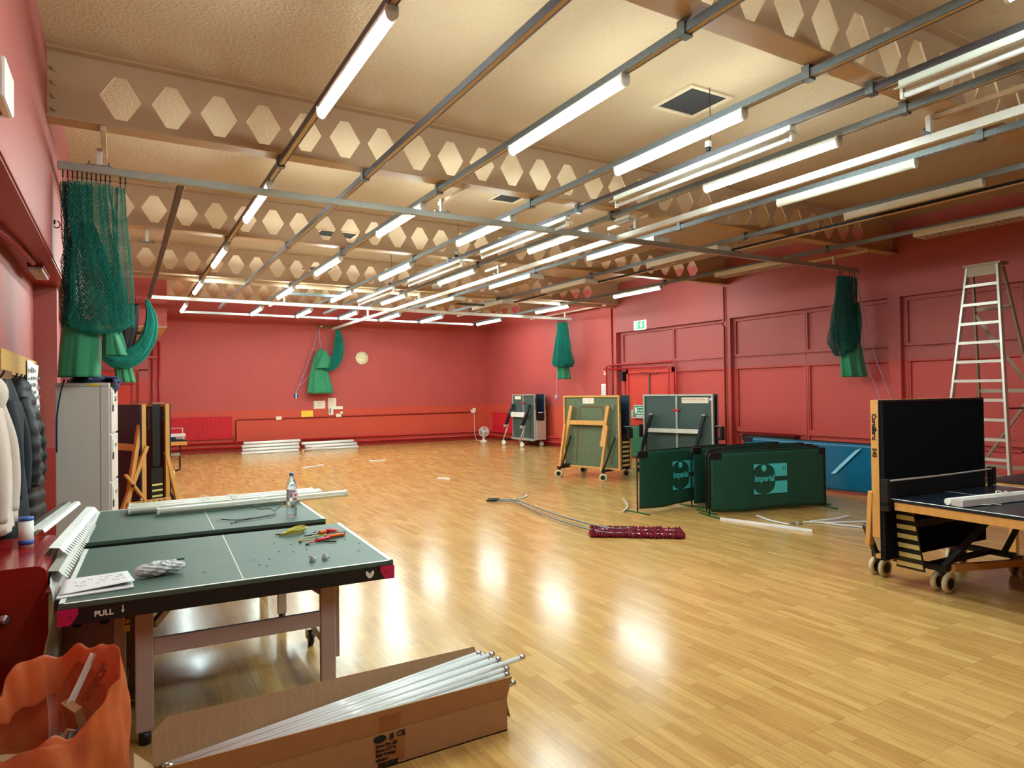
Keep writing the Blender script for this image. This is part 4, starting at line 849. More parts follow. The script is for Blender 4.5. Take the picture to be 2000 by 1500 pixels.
# black table with one half upright, near right
t = thing('table_tennis_table', 'black table tennis table with wooden edges, one half upright and one flat', 'table tennis table', (5.42, 3.19, 0), R(-2.5))
W = 1.52
b = MB(); b.bx(0, W, -1.40, -.03, .738, .76).mat(1); b.bx(0, .02, -1.40, -.03, .76, .7612); b.bx(W - .02, W, -1.40, -.03, .76, .7612); b.bx(W / 2 - .002, W / 2 + .002, -1.4, -.03, .76, .7612); b.build('playing_surface', ['table_blueblack', 'white'], t, label='flat black half')
b = MB(); b.bx(.005, .035, -1.40, -.05, .67, .737); b.bx(W - .035, W - .005, -1.4, -.05, .67, .737); b.bx(.035, W - .035, -1.40, -1.37, .67, .737); b.build('apron', 'wood', t, bevel=.003)
b = MB(); b.bx(0, W, .045, .07, .24, 1.565); b.build('upright_surface', 'table_black', t); b = MB(); b.bx(0, .022, .040, .045, .24, 1.565); b.bx(W - .012, W, .040, .045, .24, 1.565); b.bx(0, W, .040, .045, 1.545, 1.565); b.build('surface_border', 'dark_metal', t)
b = MB(); b.bx(0, .035, .071, .14, .42, 1.565); b.bx(W - .035, W, .071, .14, .24, 1.565); b.bx(.035, W - .035, .071, .14, 1.53, 1.565); b.bx(.035, W - .035, .071, .14, .24, .275); b.build('upright_frame', 'wood', t, bevel=.003)
text('edge_lettering', 'Cornilleau', .052, 'black_ink', t, frame((-.0008, .125, 1.45), (0, 0, -1), (0, -1, 0)) @ Matrix.Identity(4), .003); text('edge_lettering', '540', .052, 'black_ink', t, frame((-.0008, .125, 1.165), (0, 0, -1), (0, -1, 0)), .002)
b = MB(); b.beam((.04, .12, .80), (.28, .16, .20), .045, .06, (0, 1, 0)); b.build('leg', 'wood', t, bevel=.004); b = MB(); b.beam((.02, .15, .80), (.03, .19, .34), .04, .06, (1, 0, 0)); b.build('leg', 'wood', t, bevel=.004)
MB().beam((.30, .30, .18), (.05, .24, .50), .035, .04, (1, 0, 0)).build('strut', 'black', t)
b = MB(); b.poly([(.17, .04, .70), (.17, -.10, .70), (.22, -.16, .16), (.22, .08, .16)], (.01, 0, 0)); b.build('side_skirt', 'black', t)
b = MB()
for i in range(6):
    z = .18 + .078 * i; f = (z - .16) / .54; y0 = .075 - .04 * f; y1 = -.155 + .06 * f; x = .22 - .05 * f - .004
    b.poly([(x, y0, z), (x, y1, z), (x - .003, y1 + .006, z + .038), (x - .003, y0 - .006, z + .038)], (-.003, 0, 0))
b.build('skirt_stripe', 'stripe', t, label='pale yellow stripes')
b = MB(); b.beam((.36, .38, .19), (.36, -.26, .19), .05, .05); b.beam((1.30, .30, .19), (1.30, -.30, .19), .05, .05); b.beam((.36, -.1, .19), (1.3, -.1, .19), .05, .04); b.beam((.40, -.24, .19), (1.3, .2, .19), .04, .04); b.build('base_bar', 'black', t, bevel=.003)
MB().beam((.38, -.22, .2), (.60, -.55, .73), .04, .04, (0, 1, 0)).build('strut', 'black', t); MB().beam((1.28, -.22, .2), (1.05, -.55, .73), .04, .04, (0, 1, 0)).build('strut', 'black', t)
MB().beam((.40, -.28, .20), (1.62, -.62, .20), .035, .06, (0, 0, 1)).build('stretcher', 'wood', t, bevel=.003); MB().beam((.2, -.02, .52), (1.25, -.02, .52), .02, .06).build('crossbar', 'dark_metal', t)
for (x, y) in ((.38, .33), (.36, -.22), (1.36, .22), (1.42, -.28)): caster(t, x, y, .078, True, R(0))
b = MB(); b.bx(-.05, -.01, -.03, .03, .66, .92); b.bx(-.05, .06, -.03, .03, .70, .735); b.build('net_post', 'black', t, bevel=.003); MB().bx(W + .01, W + .05, -.03, .03, .70, .92).build('net_post', 'black', t, bevel=.003)
v = []; nn = MB()
nx, nz = 150, 15
for j in range(nz + 1):
    for i in range(nx + 1): v.append((-.01 + (W + .02) * i / nx, -.01, .765 + .135 * j / nz))
nn.add(v, [(j * (nx + 1) + i, j * (nx + 1) + i + 1, (j + 1) * (nx + 1) + i + 1, (j + 1) * (nx + 1) + i) for j in range(nz) for i in range(nx)], False)
o = nn.build('net', 'black', t); md = o.modifiers.new('cords', 'WIREFRAME'); md.thickness = .003; md.use_even_offset = False
MB().grid(lambda u, v: (-.01 + (W + .02) * u, -.014, .897 - .006 * math.sin(math.pi * u) + .016 * v), 30, 1).build('net_band', 'dirty_white', t, solid=.004)
# dismantled batten lying on it, and a table corner beyond
t = thing('batten_light', 'dusty dismantled batten light lying on the flat half of the black table', 'light fitting', (5.44, 2.68, .762), R(-9))
b = MB(); b.bx(0, 1.5, -.05, .04, .002, .055); b.build('housing', 'dirty_white', t, bevel=.003); MB().cyl((-.005, .065, .03), (1.5, .065, .03), .026, n=14).build('tube', 'white_plastic', t)
b = MB(); b.tube(smoothpath([(.42, -.02, .06), (.46, .0, .09), (.5, -.03, .075), (.56, .0, .08), (.62, -.01, .06)], 4), .004, 5); b.tube(smoothpath([(.2, -.05, .01), (.26, -.08, .008), (.31, -.06, .008), (.36, -.1, .006)], 4), .003, 5); b.build('wire', 'white_plastic', t)
t = thing('folded_table', 'dark table corner with wooden edge cut by the right edge behind the black table', 'table', (7.25, 3.0, 0)); MB().bx(0, 1.2, -.6, 0.3, .74, .765).build('table_top', 'table_brown', t); MB().bx(0, 1.2, -.6, .3, .69, .74).build('apron', 'wood', t)
for x in (.3, 1.1):
    for y in (-.5, .2): MB().bx(x - .03, x + .03, y - .03, y + .03, 0, .69).build('leg', 'wood', t)

# ------------------------------------------------------------------ barriers
def barrier(loc, rz, L, H, m, label, logo=None, group=None):
    t = thing('barrier', label, 'barrier', loc, rz, group)
    b = MB(); rr = .07
    path = [(0, 0, .02)] + [(0, 0, H - rr)] + [(rr - rr * math.cos(a), 0, H - rr + rr * math.sin(a)) for a in (.4, .8, 1.2)] + [(rr, 0, H)] + [(L - rr, 0, H)] + [(L - rr + rr * math.sin(a), 0, H - rr + rr * math.cos(a)) for a in (.4, .8, 1.2)] + [(L, 0, H - rr), (L, 0, .02)]
    b.tube(path, .010, 8); b.build('frame', 'black', t)
    ph = random.random() * 6
    def fn(u, v):
        x = .03 + (L - .06) * u; z = .045 + (H - .05) * v + .012 * math.sin(9 * u + ph) * (1 - v)
        return (x, -.016 + .010 * math.sin(14 * u + ph + 2 * v) * (1 - v) + .006 * math.sin(31 * u + ph) * (1 - v) ** 2, z)
    MB().grid(fn, 60, 14).build('canvas', m, t, solid=.003)
    b = MB()
    for x0, x1 in ((.0, .20), (L - .13, L)): b.bx(x0 + .012, x1 - .01, -.026, .012, H - .085, H + .004)
    b.build('corner_pocket', 'black', t, bevel=.004)
    if m.startswith('bar_green'):
        b = MB()
        for x in (0, L): b.tube([(x, -.22, .012), (x, .22, .012)], .011, 8)
        b.build('foot', 'foot_green', t)
    if logo:
        lx, lz = L * .36, H * .30; s = .0118; w_, h = 46 * s, 37 * s * .92
        y = -.030
        # turquoise rectangle with a round hole and a slot, drawn as a grid of small cells
        b = MB(); n = 64; cx, cz, rad = .165, h * .5, .5 * h
        def inside(x, z):
            dx, dz = abs(x - cx) / (rad * .92), abs(z - cz) / (rad * .99)
            if dx ** 2.6 + dz ** 2.6 < 1: return (((x - cx) / .038) ** 2 + ((z - (h - .055)) / .045) ** 2) < 1
            if x > cx and .40 * h < z < .57 * h: return False
            return True
        dx_, dz_ = w_ / n, h / n
        for j in range(n):
            run = None
            for i in range(n + 1):
                ins = i < n and inside((i + .5) * dx_, (j + .5) * dz_)
                if ins and run is None: run = i
                if not ins and run is not None:
                    b.add([(lx + run * dx_, y, lz + j * dz_), (lx + i * dx_, y, lz + j * dz_), (lx + i * dx_, y, lz + (j + 1) * dz_), (lx + run * dx_, y, lz + (j + 1) * dz_)], [(0, 1, 2, 3)], False); run = None
        b.build('logo', 'logo', t)
        text('logo_lettering', 'imperial', .125, 'logo', t, frame((lx + .012, y - .002, lz + h * .42), (1, 0, 0), (0, 0, 1)), .003, sx=.80)
        text('logo_mark', 'R', .032, 'bar_green', t, frame((lx + w_ - .063, y - .002, lz + h - .085), (1, 0, 0), (0, 0, 1)), .001)
        b = MB(); b.tube([(lx + w_ - .054 + .026 * math.cos(k * math.pi / 12), y, lz + h - .073 + .026 * math.sin(k * math.pi / 12)) for k in range(25)], .0022, 5, False); b.build('logo_ring', 'bar_green', t)
    return t
G = 'dark green canvas barriers'
barrier((6.66, 6.30, 0), math.atan2(-.40, 1.86), 1.90, .83, 'bar_green', 'front dark green barrier showing the whole turquoise imperial logo', True, G)
barrier((6.82, 6.50, 0), math.atan2(-.36, 1.9), 1.92, .83, 'bar_green', 'dark green barrier directly behind the front logo barrier', None, G)
barrier((7.02, 6.66, 0), math.atan2(-.30, 1.9), 1.90, .83, 'bar_green', 'dark green barrier second behind the front logo barrier', None, G)
barrier((7.28, 6.76, 0), math.atan2(-.16, 1.9), 1.75, .83, 'bar_green', 'dark green barrier third behind the front logo barrier', None, G)
barrier((7.00, 6.95, 0), .01, 1.9, .83, 'bar_green', 'dark green barrier whose left post hides part of the imperial lettering', None, G)
barrier((6.04, 7.0, 0), .09, 1.9, .83, 'bar_green', 'leftmost dark green barrier, its imperial logo cut off by the next barrier', True, G)
t = barrier((9.75, 8.35, 0), math.atan2(-2.62, .02), 2.60, .80, 'bar_blue', 'glossy teal blue barrier leaning between the green barriers and the black table')
b = MB(); b.poly([(1.72, -.05, .30), (1.80, -.05, .31), (2.22, -.05, .72), (2.24, -.05, .74), (2.14, -.05, .70), (1.90, -.05, .48)], (0, -.001, 0)); b.build('painted_stroke', 'logo_pale', t)
barrier((10.75, 13.0, 0), math.atan2(-2.0, -.1), 2.0, .80, 'bar_green2', 'green barrier standing in front of the double door')

# ------------------------------------------------------------------ step ladder
t = thing('step_ladder', 'tall aluminium step ladder in front of the right wall panels', 'ladder', (9.62, 4.35, 0))
topz = 3.22
fl, fr_ = (-.22, .50, 0), (-.22, -.36, 0)   # front feet (x towards room)
tl_, tr_ = (0, .19, topz), (0, -.16, topz)
for p, q in ((fl, tl_), (fr_, tr_)): MB().beam(p, q, .075, .028, (0, 1, 0)).build('rail', 'alu', t, bevel=.003)
n = 12
for i in range(1, n + 1):
    f = i / (n + 1.0); a = Vector(fl).lerp(Vector(tl_), f); c = Vector(fr_).lerp(Vector(tr_), f)
    b = MB(); b.bx(a.x - .035, a.x + .055, c.y, a.y, a.z - .018, a.z + .018); b.build('tread', 'alu', t)
b = MB(); b.bx(-.05, .17, -.21, .23, topz, topz + .03); b.bx(-.04, -.035, -.15, .18, topz - .13, topz); b.build('top_cap', 'alu_dull', t, bevel=.003)
bl, br_ = (1.05, .52, 0), (1.05, -.38, 0); btl, btr = (.12, .19, topz - .02), (.12, -.16, topz - .02)
for p, q in ((bl, btl), (br_, btr)): MB().beam(p, q, .05, .025, (0, 1, 0)).build('rear_leg', 'alu_dull', t)
def L3(f, s): return Vector(bl if s > 0 else br_).lerp(Vector(btl if s > 0 else btr), f)
for f in (.84, .50, .17): MB().beam(L3(f, 1), L3(f, -1), .02, .05).build('rear_bar', 'alu_dull', t)
MB().beam(L3(.82, 1), L3(.50, -1), .015, .04).build('diagonal_brace', 'alu_dull', t); MB().beam(L3(.49, -1), L3(.18, 1), .015, .04).build('diagonal_brace', 'alu_dull', t); MB().beam(L3(.16, 1), L3(.01, -1), .015, .04).build('diagonal_brace', 'alu_dull', t)
for s, a in ((1, Vector(fl).lerp(Vector(tl_), .43)), (-1, Vector(fr_).lerp(Vector(tr_), .43))): MB().beam(a, L3(.43, s), .02, .02).build('stay', 'black', t)
b = MB(); [b.bx(p[0] - .03, p[0] + .03, p[1] - .03, p[1] + .03, 0, .04) for p in (fl, fr_)]; b.build('foot', 'black', t)

# black convector under the wall panels, mop, fan, floor clutter
t = thing('convector_heater', 'black and red convector box on the right wall behind the barriers', 'heater', (XRR - .05, 9.35, .60)); MB().bx(-.16, 0, -1.0, .25, -.0, .13).build('case', 'black', t, bevel=.006); MB().bx(-.165, 0, -1.0, .25, .13, .15).build('lid', 'red_wood', t)
t = thing('desk_fan', 'small white desk fan standing on the floor in the far right corner', 'fan', (10.42, 19.75, 0), R(-20))
MB().lathe([(0, 0), (.12, 0), (.12, .02), (.09, .045), (.04, .06), (.03, .2), (0, .2)], n=24).build('base', 'white_plastic', t)
b = MB()
for r_ in (.165, .13, .09, .05): b.tube([(r_ * math.cos(k * math.pi / 16), -.09 if r_ > .15 else -.11, .34 + r_ * math.sin(k * math.pi / 16)) for k in range(33)], .004 if r_ < .16 else .009, 6, False)
for k in range(24): a = k * math.pi / 12; b.tube([(.03 * math.cos(a), -.12, .34 + .03 * math.sin(a)), (.11 * math.cos(a), -.115, .34 + .11 * math.sin(a)), (.165 * math.cos(a), -.09, .34 + .165 * math.sin(a)), (.13 * math.cos(a), -.02, .34 + .13 * math.sin(a))], .0022, 4)
b.lathe([(0, -.125), (.035, -.125), (.035, -.115), (0, -.115)], (0, 0, .34), 14, 'y'); b.build('guard', 'white_plastic', t)
b = MB()
for k in range(3):
    a0 = k * 2 * math.pi / 3 + .3
    b.grid(lambda u, v: ((.02 + .125 * v) * math.cos(a0 + (u - .5) * 1.3 * (.5 + .5 * v)), -.07 + .03 * (u - .5), .34 + (.02 + .125 * v) * math.sin(a0 + (u - .5) * 1.3 * (.5 + .5 * v))), 6, 4)
b.build('blade', 'bubble', t, solid=.003); MB().lathe([(0, -.06), (.05, -.06), (.06, 0), (.045, .08), (0, .1)], (0, 0, .34), 18, 'y').build('motor', 'white_plastic', t)
b = MB(); b.tube(smoothpath([(10.6, 20.78, .98), (10.58, 20.74, .6), (10.55, 20.65, .2), (10.5, 20.4, .02), (10.44, 19.95, .012), (10.42, 19.85, .02)], 6), .007, 6); tag(b.build('power_cord', 'white_plastic'), 'pale cord from the wall socket down to the desk fan', 'cord')

t = thing('dust_mop', 'maroon dust mop with grey double handle lying on the floor', 'mop', (0, 0, 0))
A0, A1 = Vector((4.70, 6.28, 0)), Vector((5.52, 5.62, 0)); ux = (A1 - A0).normalized(); uy = Vector((-ux.y, ux.x, 0)); ML = (A1 - A0).length
mf = MB()
for (yo, wd) in ((-.09, .055), (.12, .055)):
    for k in range(760):
        s_ = random.random() * ML; e = random.choice((-1, 1)) * wd * (.55 + .6 * random.random()); h0 = .01 + .05 * random.random()
        p = A0 + ux * s_ + uy * (yo + e); q = p + uy * (.055 * (1 if e > 0 else -1) * random.random()) + ux * (random.random() - .5) * .05
        mf.tube([p + Vector((0, 0, h0)), (p + q) / 2 + Vector((0, 0, h0 + .012)), q + Vector((0, 0, .008 + .03 * random.random()))], .0055, 4)
o = mf.build('yarn_fringe', 'mop', t); o['kind'] = 'stuff'
b = MB()
for yo in (-.09, .12): b.beam(A0 + ux * .0 + uy * yo + Vector((0, 0, .018)), A1 + uy * yo + Vector((0, 0, .018)), .10, .03)
b.build('mop_pad', 'mop', t)
b = MB()
for yo in (-.09, .12): b.beam(A0 + ux * .06 + uy * yo + Vector((0, 0, .038)), A1 - ux * .08 + uy * yo + Vector((0, 0, .038)), .05, .008)
b.build('cloth_strip', 'paper', t)
b = MB(); H0 = Vector((4.90, 8.80, .05)); H1 = Vector((5.02, 8.62, .055))
b.tube(smoothpath([H0, H1, (5.06, 8.40, .05), (4.92, 7.3, .05), A0 + ux * .16 + uy * .12 + Vector((0, 0, .06)), A0 + ux * .5 + uy * .12 + Vector((0, 0, .055))], 6), .011, 8)
b.tube(smoothpath([H0 + Vector((-.04, 0, -.01)), H1 + Vector((-.04, 0, -.015)), (5.0, 8.36, .035), (4.80, 7.3, .035), A0 + ux * .1 + uy * -.09 + Vector((0, 0, .055)), A0 + ux * .5 + uy * -.09 + Vector((0, 0, .05))], 6), .011, 8); b.build('handle', 'galv', t)
b = MB(); b.tube([Vector((4.80, 8.96, .045)), H0], .018, 10); b.tube([Vector((4.76, 8.94, .03)), H0 + Vector((-.04, 0, -.01))], .018, 10); b.build('grip', 'black', t)

def strip(pts, w_, h, m, label, name='trunking_strip', cat='strip', grp=None):
    b = MB(); P = smoothpath(pts, 4)
    for i in range(len(P) - 1): b.beam(P[i], P[i + 1] + (P[i + 1] - P[i]).normalized() * .002, w_, h)
    return tag(b.build(name, m), label, cat, grp)
strip([(6.60, 6.06, .012), (6.75, 5.5, .018), (6.88, 4.94, .02)], .012, .035, 'paper', 'long white plastic strip in front of the logo barrier')
strip([(7.16, 5.95, .012), (7.04, 5.66, .012), (7.02, 5.36, .012)], .035, .01, 'paper', 'short curved white strip in front of the logo barrier')
strip([(7.28, 5.35, .012), (7.55, 5.15, .012), (7.98, 4.92, .012)], .03, .012, 'paper', 'white strip crossing others left of the black table, farthest of three'); strip([(7.42, 5.22, .014), (7.5, 4.98, .014), (7.58, 4.76, .014)], .03, .012, 'paper', 'white strip ending nearest the camera left of the black table'); strip([(7.35, 5.3, .026), (7.7, 5.22, .026), (8.05, 5.25, .026)], .025, .01, 'paper', 'thin white strip lying across the two others left of the black table')
t = thing('metal_clip', 'small grey metal bracket among the white strips on the floor', 'clip', (7.14, 5.34, 0), R(40)); MB().bx(-.06, .06, -.02, .02, .004, .03).build('bracket', 'silver', t)
b = MB()
for k in range(9): b.ball((random.uniform(-.1, .1), random.uniform(-.06, .06), .006), random.uniform(.006, .014), 6)
b.build('fragment', 'galv_dark', t)['kind'] = 'stuff'
strip([(6.62, 8.0, .012), (6.22, 7.42, .012), (5.88, 7.12, .012)], .022, .02, 'dirty_white', 'bent pale strip on the floor left of the barriers')
strip([(5.22, 8.92, .01), (5.45, 8.98, .01), (5.63, 9.2, .01)], .03, .014, 'dirty_white', 'short bent pale strip by the mop handle')
strip([(3.50, 15.35, .01), (4.05, 15.75, .01)], .06, .012, 'paper', 'pale strip on the floor before the left stack of lights'); strip([(5.25, 16.0, .01), (5.45, 15.9, .01), (5.65, 15.95, .01)], .04, .02, 'paper', 'small pale bits of strip on the floor before the clock'); strip([(5.28, 11.95, .01), (5.38, 11.82, .012), (5.40, 11.66, .01)], .04, .02, 'paper', 'small curled pale offcut in the middle of the floor')
strip([(4.45, 19.5, .02), (4.62, 19.85, .06), (5.2, 19.92, .12), (5.7, 19.9, .13)], .03, .02, 'paper_warm', 'pale strip lying across the right stack of lights on the floor')

# stacks of removed light fittings by the back wall
g = 'removed light fittings stacked by the back wall'
def tray(x, y, z, L, label, rz):
    t = thing('removed_light', label, 'light fitting', (x, y, z), rz, g)
    MB().grid(lambda u, v: (L * v, -.065 * math.cos(math.pi * u), .012 + .062 * math.sin(math.pi * u)), 8, 1).build('cover', 'white', t, solid=.003)
    MB().bx(0, L, -.065, .065, 0, .012).build('back_plate', 'silver', t)
    return t
rows = [(2.86, 19.90, 0, 'bottom fitting of the left floor stack by the back wall'), (2.90, 19.98, .088, 'second fitting from the bottom of the left floor stack'), (2.90, 20.05, .176, 'third fitting from the bottom of the left floor stack'), (2.96, 20.12, .264, 'topmost fitting of the left floor stack'),
        (4.66, 19.98, 0, 'bottom fitting of the right floor stack by the back wall'), (4.64, 20.05, .088, 'middle fitting of the right floor stack'), (4.56, 20.12, .176, 'topmost fitting of the right floor stack')]
p0 = tray(*rows[0][:3], 1.6, rows[0][3], .10)
for x, y, z, l in rows[1:]: dup(p0, (x, y, z), label=l)


# ------------------------------------------------------------------ left side: cupboard, noticeboard, coats, red bench
t = thing('filing_cupboard', 'tall light grey metal filing cupboard below the big net', 'cupboard', (-.50, 7.02, 0), R(-6))
MB().bx(0, .405, 0, .46, .0, 1.80).build('body', 'grey_cab', t, bevel=.005)
b = MB(); b.bx(.335, .338, -.0015, 0, .02, 1.78); b.bx(.0, .405, -.0015, 0, 1.768, 1.771); b.build('seam', 'galv_dark', t)
for k in range(4):
    z = .06 + k * .43
    MB().bx(.405, .422, .012, .448, z, z + .41).build('drawer', 'grey_cab', t, bevel=.003)
    MB().bx(.423, .44, .17, .29, z + .30, z + .33).build('handle', 'silver', t); MB().bx(.4225, .43, .05, .14, z + .26, z + .37).build('label_holder', 'white_plastic', t); MB().bx(.4225, .428, .05, .12, z + .19, z + .25).build('catch', 'black', t)
b = MB(); b.poly([(.22, -.002, 1.793), (.33, -.002, 1.795), (.33, -.002, 1.772), (.26, -.002, 1.774)], (0, .003, 0)); b.build('tape', 'yellow', t)
def cloth_heap(label, loc, sx, sy, h, m, seed, name='folded_cloth', cat='cloth'):
    rnd = random.Random(seed); ph = [rnd.random() * 6 for _ in range(6)]
    def fn(u, v):
        th, r = 2 * math.pi * u, math.sin(math.pi * .5 * min(1, v * 1.0)); rr = 1 + .18 * math.sin(3 * th + ph[0]) + .08 * math.sin(7 * th + ph[1])
        z = h * math.cos(math.pi * .5 * v) * (1 + .35 * math.sin(4 * th + ph[2] + 5 * v)) + .004
        return (sx * rr * r * math.cos(th), sy * rr * r * math.sin(th), max(.001, z))
    return tag(MB().grid(fn, 48, 14, True).build(name, m, loc=loc), label, cat)
cloth_heap('crumpled navy cloth on top of the grey cupboard', (-.24, 7.25, 1.803), .21, .17, .06, 'navy_cloth', 3)
b = MB(); b.grid(lambda u, v: (-.075 + .04 * u + .02 * math.sin(6 * v), 7.05 + .26 * u, 1.84 - .19 * v + .02 * math.sin(7 * u)), 10, 10); b.grid(lambda u, v: (-.13 + .09 * v, 7.05 + .26 * u, 1.845 + .01 * math.sin(8 * u)), 8, 4); tag(b.build('hanging_cloth', 'navy_cloth', solid=.012), 'blue cloth hanging over the front edge of the grey cupboard', 'cloth')
b = MB(); b.tube(smoothpath([(-.43, 6.99, 1.83), (-.46, 6.985, 1.7), (-.485, 6.98, 1.5), (-.488, 6.98, 1.2)], 5), .007, 6); tag(b.build('hanging_strap', 'navy_cloth'), 'dark blue strap hanging down the left side of the grey cupboard', 'strap')

t = thing('noticeboard', 'chipboard noticeboard with dark panel on the left wall', 'noticeboard', (XLR, 0, 0)); MB().bx(.004, .03, 6.02, 8.35, 1.86, 2.04).build('top_board', 'osb', t); MB().bx(.0, .012, 6.05, 8.35, .45, 1.86).build('dark_panel', 'slate', t); MB().bx(.0, .03, 8.0, 8.38, .45, 1.86).build('side_board', 'osb', t)
rnd = random.Random(5)
for (y0, y1, z0, z1, l) in ((7.45, 7.95, 1.45, 2.02, 'printed sheet with blue blocks at the top of the noticeboard'), (7.95, 8.3, 1.2, 2.0, 'long curled printed sheet at the right edge of the noticeboard'), (7.55, 8.0, .92, 1.42, 'white sheet in the middle of the noticeboard'), (7.9, 8.3, .52, 1.18, 'curled white sheet at the bottom of the noticeboard')):
    pa = thing('pinned_sheet', l, 'notice', (XLR + .034, 0, 0), 0); ph = rnd.random() * 5
    MB().grid(lambda u, v: (.006 + .022 * abs(math.sin(3 * v + ph)) * u, y0 + (y1 - y0) * u, z0 + (z1 - z0) * v), 8, 10).build('sheet', 'paper', pa, solid=.001)
    b = MB()
    for i in range(7):
        for j in range(3):
            zz = z0 + (z1 - z0) * (.1 + .12 * i); yy = y0 + (y1 - y0) * (.1 + .28 * j); b.bx(.032, .0335, yy, yy + (y1 - y0) * .2, zz, zz + .02 + .02 * rnd.random())
    b.build('print', rnd.choice(['ink', 'ink', 'red_txt']), pa)
t = thing('coat_rack', 'row of dark metal coat hooks on the left wall', 'hook rack', (XLR + .03, 0, 0))
MB().bx(0, .02, 4.3, 6.4, 1.80, 1.88).build('rail', 'wood_dark', t)
for y in (4.6, 5.2, 5.8, 6.05, 6.25): MB().tube(smoothpath([(.02, y, 1.80), (.07, y, 1.785), (.10, y, 1.81), (.12, y, 1.85)], 4), .007, 6).build('hook', 'dark_metal', t)

def coat(name, label, x0, x1, y, hw, z0, z1, m, quilt=False, cuffs=None, hood=False, seed=1):
    """garment hanging from a hook against the left wall; body widens downward"""
    t = thing(name, label, 'jacket', (0, y, 0)); rnd = random.Random(seed); ph = rnd.random() * 6
    cx, dx = (x0 + x1) / 2, (x1 - x0) / 2
    def fn(u, v):
        th = 2 * math.pi * u; f = v
        sh = .28 + .62 * min(1, f / .22) ** .7 + .16 * f
        q = (.018 * abs(math.sin(f * math.pi * 11)) if quilt else .008 * math.sin(5 * th + 9 * f))
        xx = cx - dx * .35 * (1 - f) + (dx * sh * (.85 + .15 * math.sin(3 * th + ph)) + q) * math.cos(th); yy = (hw * sh + q) * math.sin(th) * (1 + .06 * math.sin(6 * f + ph))
        return (max(xx, XLR + .034), yy, z1 - (z1 - z0) * f)
    MB().grid(fn, 44, 60, True).build('body', m, t, solid=.01)
    for s in (-1, 1):
        zs = z1 - .16; top = (cx - dx * .1, s * hw * .6, zs); bot = (cx + dx * .45, s * hw * 1.05, zs - .62)
        P = [top, (cx + dx * .35, s * hw * .95, zs - .2), (cx + dx * .5, s * hw * 1.08, zs - .42), bot]
        b = MB(); rr = [.055, .062, .056, .047]
        if quilt:
            P = smoothpath(P, 8); rr = [.055 + .006 * math.sin(k * 1.6) for k in range(len(P))]
        b.tube(P if quilt else smoothpath(P, 6), rr if quilt else [.06 - .012 * k / 18 for k in range(19)], 14); b.build('sleeve', m, t)
        if cuffs: MB().tube([bot, (bot[0] + .004, bot[1], bot[2] - .07)], [.045, .040], 14).build('cuff', cuffs, t)
    if hood: MB().ball((cx - dx * .1, 0, z1 - .08), .11, 18, .8, 1.2, 1).build('hood', m, t)
    return t
coat('quilted_jacket', 'black quilted jacket hanging nearest the noticeboard', -.745, -.50, 6.12, .22, .68, 1.82, 'puffer', True, seed=2)
coat('navy_jacket', 'dark navy jacket hanging between the cream hoodie and the black quilted jacket', -.745, -.55, 5.55, .20, .62, 1.80, 'navy_jacket', seed=4)
coat('cream_hoodie', 'cream hooded sweatshirt hanging at the left edge of the photo', -.745, -.53, 4.78, .22, .92, 1.78, 'hoodie', False, 'hoodie', True, seed=6)

t = thing('red_bench_box', 'glossy dark red wooden box with rounded edge below the hanging coats', 'box', (0, 0, 0))
pts = [(XLR + .01, 0), (-.32, 0), (-.32, .80)] + [(-.37 + .05 * math.cos(a), .80 + .05 * math.sin(a)) for a in (.3, .7, 1.1, 1.57)] + [(-.62, .85), (-.74, .70), (XLR + .01, .62)]
b = MB(); b.poly([(x, 4.02, z) for x, z in pts], (0, .86, 0)); b.build('body', 'red_wood', t, bevel=.003)
b = MB(); b.lathe([(0, -.03), (.014, -.03), (.016, -.012), (.026, -.012), (.026, 0), (0, 0)], (-.495, 4.02, .61), 16, 'y'); b.build('bolt', 'steel', t)
b = MB(); b.bx(-.345, -.317, 4.03, 4.87, .70, .712); b.build('edge_strip', 'red_pipe', t)
t = thing('red_plastic_crate', 'red plastic crate edge at the far left below the coats', 'crate', (-.70, 3.72, 0)); MB().bx(0, .16, 0, .2, .30, .66).build('crate_body', 'red_plastic', t, bevel=.01); MB().bx(-.02, .2, -.02, .22, .24, .30).build('rim', 'red_dark', t, bevel=.008); MB().bx(0, .15, .01, .19, 0, .24).build('base', 'red_wood', t)
t = thing('canister', 'small canister with blue and white label on the red box', 'canister', (-.46, 4.55, .85)); MB().lathe([(0, 0), (.035, 0), (.035, .15), (0, .15)], n=24).build('body', 'white_plastic', t); MB().lathe([(.0352, .02), (.0356, .02), (.0356, .045), (.0352, .045)], n=24).build('band', 'blue_cap', t); MB().lathe([(0, .15), (.036, .15), (.036, .168), (0, .168)], n=24).build('lid', 'blue_cap', t)

